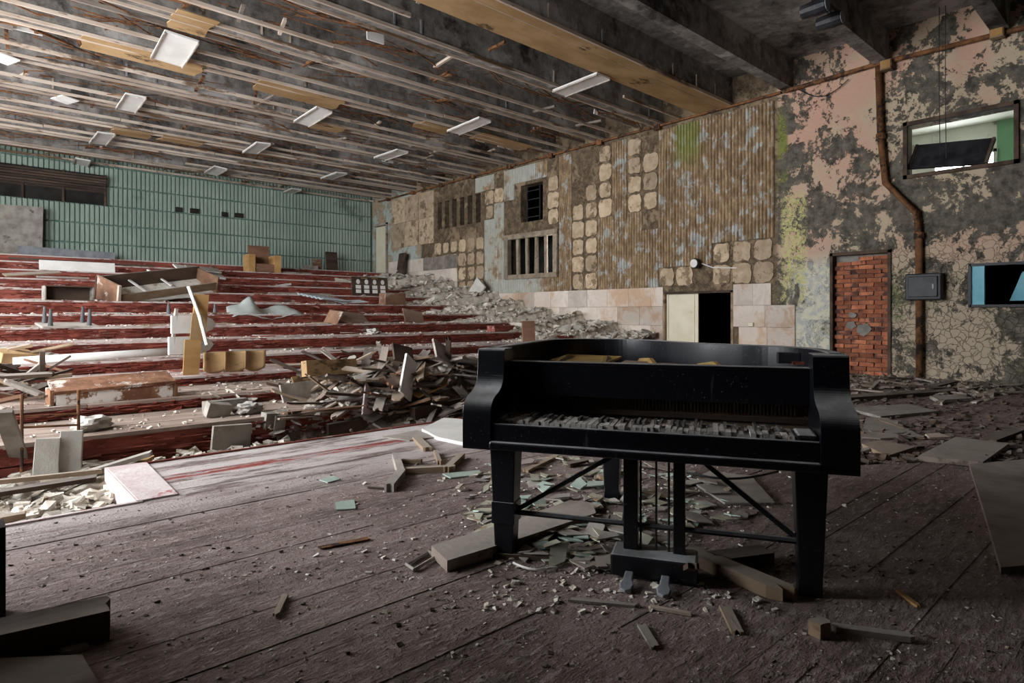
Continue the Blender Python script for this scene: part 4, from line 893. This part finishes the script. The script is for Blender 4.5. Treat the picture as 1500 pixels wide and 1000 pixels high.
grit('rubble_fines', 'fine pale crumbs filling the rubble slope', 2600, lambda: (lambda x, y: Vector((x, y, slope(x, y)+.02)))(11.84-abs(R.gauss(0, 1.4)), R.uniform(TY(-4), TY(6)-.5)), .04, .15, 'rub')
# litter on all treads
def tl():
    j = R.choice([-6, -5, -4, -3, -2, -1, 0, 1]); return Vector((R.uniform(0, 9.5), TY(j)+R.uniform(.02, 1.0), TZ[j]+.005))
grit('tier_litter', 'pale paint and plaster crumbs littering the tier treads', 2200, tl, .012, .05, 'rub')
for i in range(80):
    j = R.choice([-5, -4, -3, -2, -1, 0, 1, 2]); x = R.uniform(.5, 9)
    board_mesh(R.uniform(.25, 1.1), R.uniform(.03, .09), .02, .05).build('loose_stick', wk := R.choice(['gwood', 'wood', 'riser', 'tread', 'batten']), None, (x, TY(j)+R.uniform(.1, .9), TZ[j]+.012), (R.gauss(0, .05), R.gauss(0, .02), R.gauss(0, .25)), label='%s splintered slat lying loose on the %s red tier %s' % (WOOD[wk], ORD[j+6], 'towards the rubble slope' if x > 6 else 'in its middle stretch' if x > 3 else 'at its near end'), cat='slat', group='loose slats on the tiers')
# ---- front heap between stage and tiers
def heap(x, y):
    d = ((x-4.6)/1.9)**2+((y-6.6)/1.15)**2; return max(tierz(y), -.22)+max(0, .45*(1-d))-.03
mound('front_rubble', 'dirty rubble heap between the stage edge and the first tiers', 2.3, 6.9, 5.25, 8.2, heap, 40, 30)
mound('pit_rubble', 'pale rubble filling the sunken strip at the left of the stage', -2.5, 2.4, 4.2, 5.95, lambda x, y: -.20+.06*math.sin(3*x+y)+(.05 if y > 5 else 0), 50, 20)
def inheap(u, v):                            # where the line of sight first meets the heap
    r = ray(u, v); t = 3.0
    while t < 14:
        p = Vector((0, 0, CAMH))+r*t
        if p.y > 5.2 and p.z < heap(p.x, p.y): return p
        t += .02
    return p
for i in range(70):
    u, v = R.uniform(300, 690), R.uniform(545, 640); p = inheap(u, v)
    if p.y < 5.3: continue
    chunk(p, R.uniform(.4, 1.1), 'plaster lump in the heap before the stage', 'plaster lumps in the front heap')
for i in range(60):
    u, v = R.uniform(-20, 200), R.uniform(655, 765); p = F(u, v, -.14)
    if p.y < 4.2 or (p.x > .7 and p.y < 5.2): continue
    chunk(p, R.uniform(.4, 1.0), 'plaster lump filling the sunken strip left of the stage', 'plaster lumps in the sunken strip')
for i in range(130):
    u, v = R.uniform(430, 695), R.uniform(530, 622); p = inheap(u, v)
    if p.y < 5.35: continue
    board_mesh(R.uniform(.3, .95), R.uniform(.05, .14), R.uniform(.015, .03), .05).build('broken_stick', wk := R.choice(['wood', 'wood', 'dwood', 'gwood', 'bwood', 'dwood', 'hard', 'gwood']), None, (p.x, p.y, p.z+.03), (R.gauss(0, .3), R.gauss(0, .3), R.uniform(-1, 1)), label='%s broken slat jumbled in the heap before the stage, %s' % (WOOD[wk], 'beside the piano' if u > 610 else 'around the open crate' if u > 520 else 'near the plywood box'), cat='slat', group='broken slats in the front heap')
def hp(name, label, u, v, d, rot, mat, dz=0.0, cat='panel'):
    p = inheap(u, v); p.z += dz; return bx(name, label, p, d, rot, mat, cat)
hp('plywood_box', 'long brown plywood box front lying across the heap', 484, 562, (.66, .12, .18), (-.15, .02, .1), 'ply', .10)
hp('warped_veneer', 'pale warped veneer panel lying left in the heap', 442, 588, (.45, .03, .20), (-.3, -.05, .15), 'gwood', .02); hp('warped_veneer', 'small brown veneer panel overlapping the pale warped one', 448, 572, (.3, .02, .12), (-.5, -.1, .1), 'ply', .08)
o = empty('open_crate', inheap(560, 606), (0, 0, .35), label='splintered open crate with a pointed pink-grey end in the heap', cat='crate')
G().slab([(-.22, 0), (.10, -.06), (.04, .34)], 0, .02).build('pointed_end', 'pink', o, (-.16, 0, .05), (1.2, 0, .15)); B((.2, .2, .26), (.5, .02, .14)).build('crate_board', 'bwood', o, rot=(.1, .15, 0)); B((.2, -.05, .14), (.6, .02, .12)).build('crate_board', 'wood', o, rot=(-.2, .22, .0)); B((.2, .1, .08), (.5, .26, .02)).build('crate_floor', 'dwood', o, rot=(0, .1, 0))
p = inheap(588, 588); bx('metal_tray', 'pale grey metal panel leaning upright in the heap', (p.x-.05, p.y-.15, p.z+.08), (.24, .03, .50), (-.25, .62, .35), 'white', 'panel')
hp('leaning_board', 'dark panel leaning at the back of the heap', 592, 545, (.3, .03, .22), (-.5, .25, .1), 'dwood', .12); hp('leaning_board', 'grey square panel leaning at the back of the heap near the piano', 652, 545, (.34, .03, .28), (-.6, .45, .2), 'gwood', .12); hp('leaning_board', 'grey flat panel behind the piano shoulder', 682, 548, (.4, .3, .03), (-.2, .2, .1), 'gwood', .14)
hp('dark_heap_timber', 'long dark beam lying along the stage edge under the heap', 545, 618, (1.1, .12, .12), (0, -.03, .05), 'dwood', -.05, 'beam'); hp('dark_heap_timber', 'dark timber block under the heap beside the piano', 640, 600, (.75, .14, .14), (0, -.05, .1), 'dwood', -.05, 'beam')  # two dark wood timbers low in the heap
hp('veneer_sheet', 'curved brown veneer sheet bending over the dark beam', 632, 585, (.6, .25, .02), (.2, -.25, .1), 'owood', .15); hp('upright_stick', 'upright pale slat standing in the rubble left of the heap', 417, 634, (.05, .03, .2), (0, .05, 0), 'ply', 0, 'slat')
p = T(335, -6, -.10); bx('plaster_slab', 'pale slab standing against the lowest red riser', (p.x, p.y-.04, -.14), (.34, .04, .24), (.12, .05, .05), 'gwood', 'slab')
p = T(283, -6, .3); bx('concrete_block', 'grey block leaning on the rubble of the second tier', (p.x+.2, p.y, p.z), (.22, .1, .14), (.2, .2, .1), 'conc', 'block'); p = T(330, -6, .6); bx('concrete_block', 'long grey block on the rubble of the second tier', p, (.42, .1, .12), (0, 0, .1), 'conc', 'block')
for (u, v, lab) in ((392, 625, 'left'), (405, 628, 'right')): p = inheap(u, v); bx('cement_block', '%s one of two small grey cubes at the heap foot' % lab, p, (.12, .1, .14), (.1, .1, .2), 'conc', 'block', group='small cement cubes')
# ---- left front: white slabs, railing, planks
for (u, vt, wd, lab) in ((68, 643, .17, 'shorter white plaster slab standing in the left rubble'), (103, 632, .16, 'taller white plaster slab standing in the left rubble')):
    p = AY(u, vt, 5.72); hh = p.z+.2; g = G(); g.slab([(-wd/2, 0), (wd/2, 0), (wd*.45, hh*.5), (wd/2, hh), (-wd*.4, hh*1.02), (-wd*.48, hh*.4)], -.03, .03); g.build('plaster_slab', 'plast', None, (p.x, p.y, -.2), (math.pi/2-.1, 0, -.2), label=lab, cat='slab', bevel=.006)
o = empty('metal_railing', (0, 0, 0), label='rusty low metal rail frame standing at the left of the tiers', cat='railing')
Yr = 5.9
for u, v0 in ((32, 577), (115, 571)):
    a = AY(u, v0, Yr); G().tube([(a.x, a.y, -.2), a], .011, 6).build('rail_post', 'rust', o)
for v in (606, 622): G().tube([AY(32, v+4, Yr), AY(115, v, Yr)], .009, 6).build('rail_bar', 'rust', o)
a = F(36, 692, -.15); b = AY(4, 602, 5.6); G().box((0, 0, 0), ((b-a).length, .11, .03)).build('weathered_plank', 'gwood', None, (a+b)/2, (0, -math.atan2(b.z-a.z, (Vector((b.x-a.x, b.y-a.y))).length), math.atan2(b.y-a.y, b.x-a.x)), label='weathered plank leaning at the left picture edge', cat='plank')
def pit(name, label, a, b, wd, th, mat, z=-.12, z1=None): return stick(name, label, a, b, wd, th, mat, z, z1, 'plank')
pit('floor_plank', 'long dark plank lying across the sunken strip', (0, 722), (140, 700), .1, .03, 'dwood', -.08); pit('floor_plank', 'long olive lath lying above the sunken rubble', (0, 706), (150, 690), .04, .03, 'wood', -.06); pit('floor_plank', 'pale plank pointing to the stage corner', (130, 692), (222, 664), .09, .03, 'gwood', -.08, .02); pit('floor_plank', 'short yellow plank by the stage corner', (200, 682), (222, 670), .05, .03, 'ply', -.05); pit('floor_plank', 'small dark plank at the left edge of the strip', (0, 762), (34, 756), .06, .04, 'wood', -.1)
grit('pit_crumbs', 'pale crumbs and splinters in the sunken strip left of the stage', 900, lambda: Vector((R.uniform(-.6, 2.3), R.uniform(4.2, 5.95), -.13)), .03, .13, 'rub')
grit('heap_crumbs', 'pale plaster crumbs strewn over the heap and lowest tiers', 1100, lambda: inheap(R.uniform(300, 700), R.uniform(538, 640)), .02, .10, 'rub')
for i in range(26):
    u = R.uniform(-10, 75); j = R.choice([-4, -4, -3, -5]); p = T(u, j, R.uniform(.05, .9)); L = R.uniform(.25, .7)
    board_mesh(L, R.uniform(.03, .08), R.uniform(.02, .04), .04).build('chair_splinter', wk := R.choice(['dwood', 'wood', 'gwood', 'bwood', 'dwood']), None, (p.x, p.y, p.z+R.uniform(.04, .16)), (R.gauss(0, .4), R.gauss(0, .35), R.uniform(-1, 1.5)), label='%s splintered stick in the broken chair clutter at the tier ends' % WOOD[wk], cat='stick', group='sticks of broken chairs')
# clutter of chairs at left
for (u, j, d, rot, mat, lab) in ((12, -4, (.5, .35, .04), (.3, .3, .2), 'wood', 'brown broken seat board at the left edge of the tiers'), (34, -4, (.55, .05, .05), (0, -.7, .3), 'gwood', 'pale chair leg sticking up in the left clutter'), (45, -4, (.75, .04, .04), (0, -.05, .1), 'wood', 'brown rail of a broken chair in the left clutter'), (62, -4, (.05, .05, .32), (0, 0, 0), 'dwood', 'short dark post of a broken chair at left'), (48, -3, (.55, .05, .04), (.0, .35, .1), 'dwood', 'dark lath slanting over the left clutter'), (20, -3, (.4, .3, .12), (.2, .1, .4), 'ply', 'torn cardboard piece in the left clutter')):
    lean(u, j, .25, d, rot, mat, lab, 'broken_chair_piece', 'chair piece', .03)
for (u, j, s_, lab) in ((66, -3, 1.6, 'crumpled yellowed foam lump in the left clutter'), (132, -6, 1.5, 'crumpled white cloth bundle on the lower tier'), (547, -2, 1.5, 'crumpled silver cloth lying on a tier near the rubble'), (540, -5, 1.6, 'crumpled white cloth on the tier behind the heap'), (365, -6, 1.3, 'crumpled white bag by the grey block')):
    p = T(u, j, .3); bm = bmesh.new(); bmesh.ops.create_icosphere(bm, subdivisions=3, radius=1)
    from mathutils import noise as mn
    for v in bm.verts:
        k = 1+.55*mn.noise(v.co*2.3+Vector((u, 0, 0)))+.30*abs(mn.noise(v.co*6+Vector((0, u, 0)))); v.co = Vector((v.co.x*.14*k, v.co.y*.10*k, v.co.z*.055*k))
    me = bpy.data.meshes.new('cloth'); bm.to_mesh(me); bm.free(); me.materials.append(M['fabric'])
    put('crumpled_cloth', me, None, (p.x, p.y, p.z+.05), (0, 0, R.uniform(0, 3)), scale=(s_*.8, s_*.8, s_*.8), label=lab, cat='cloth')
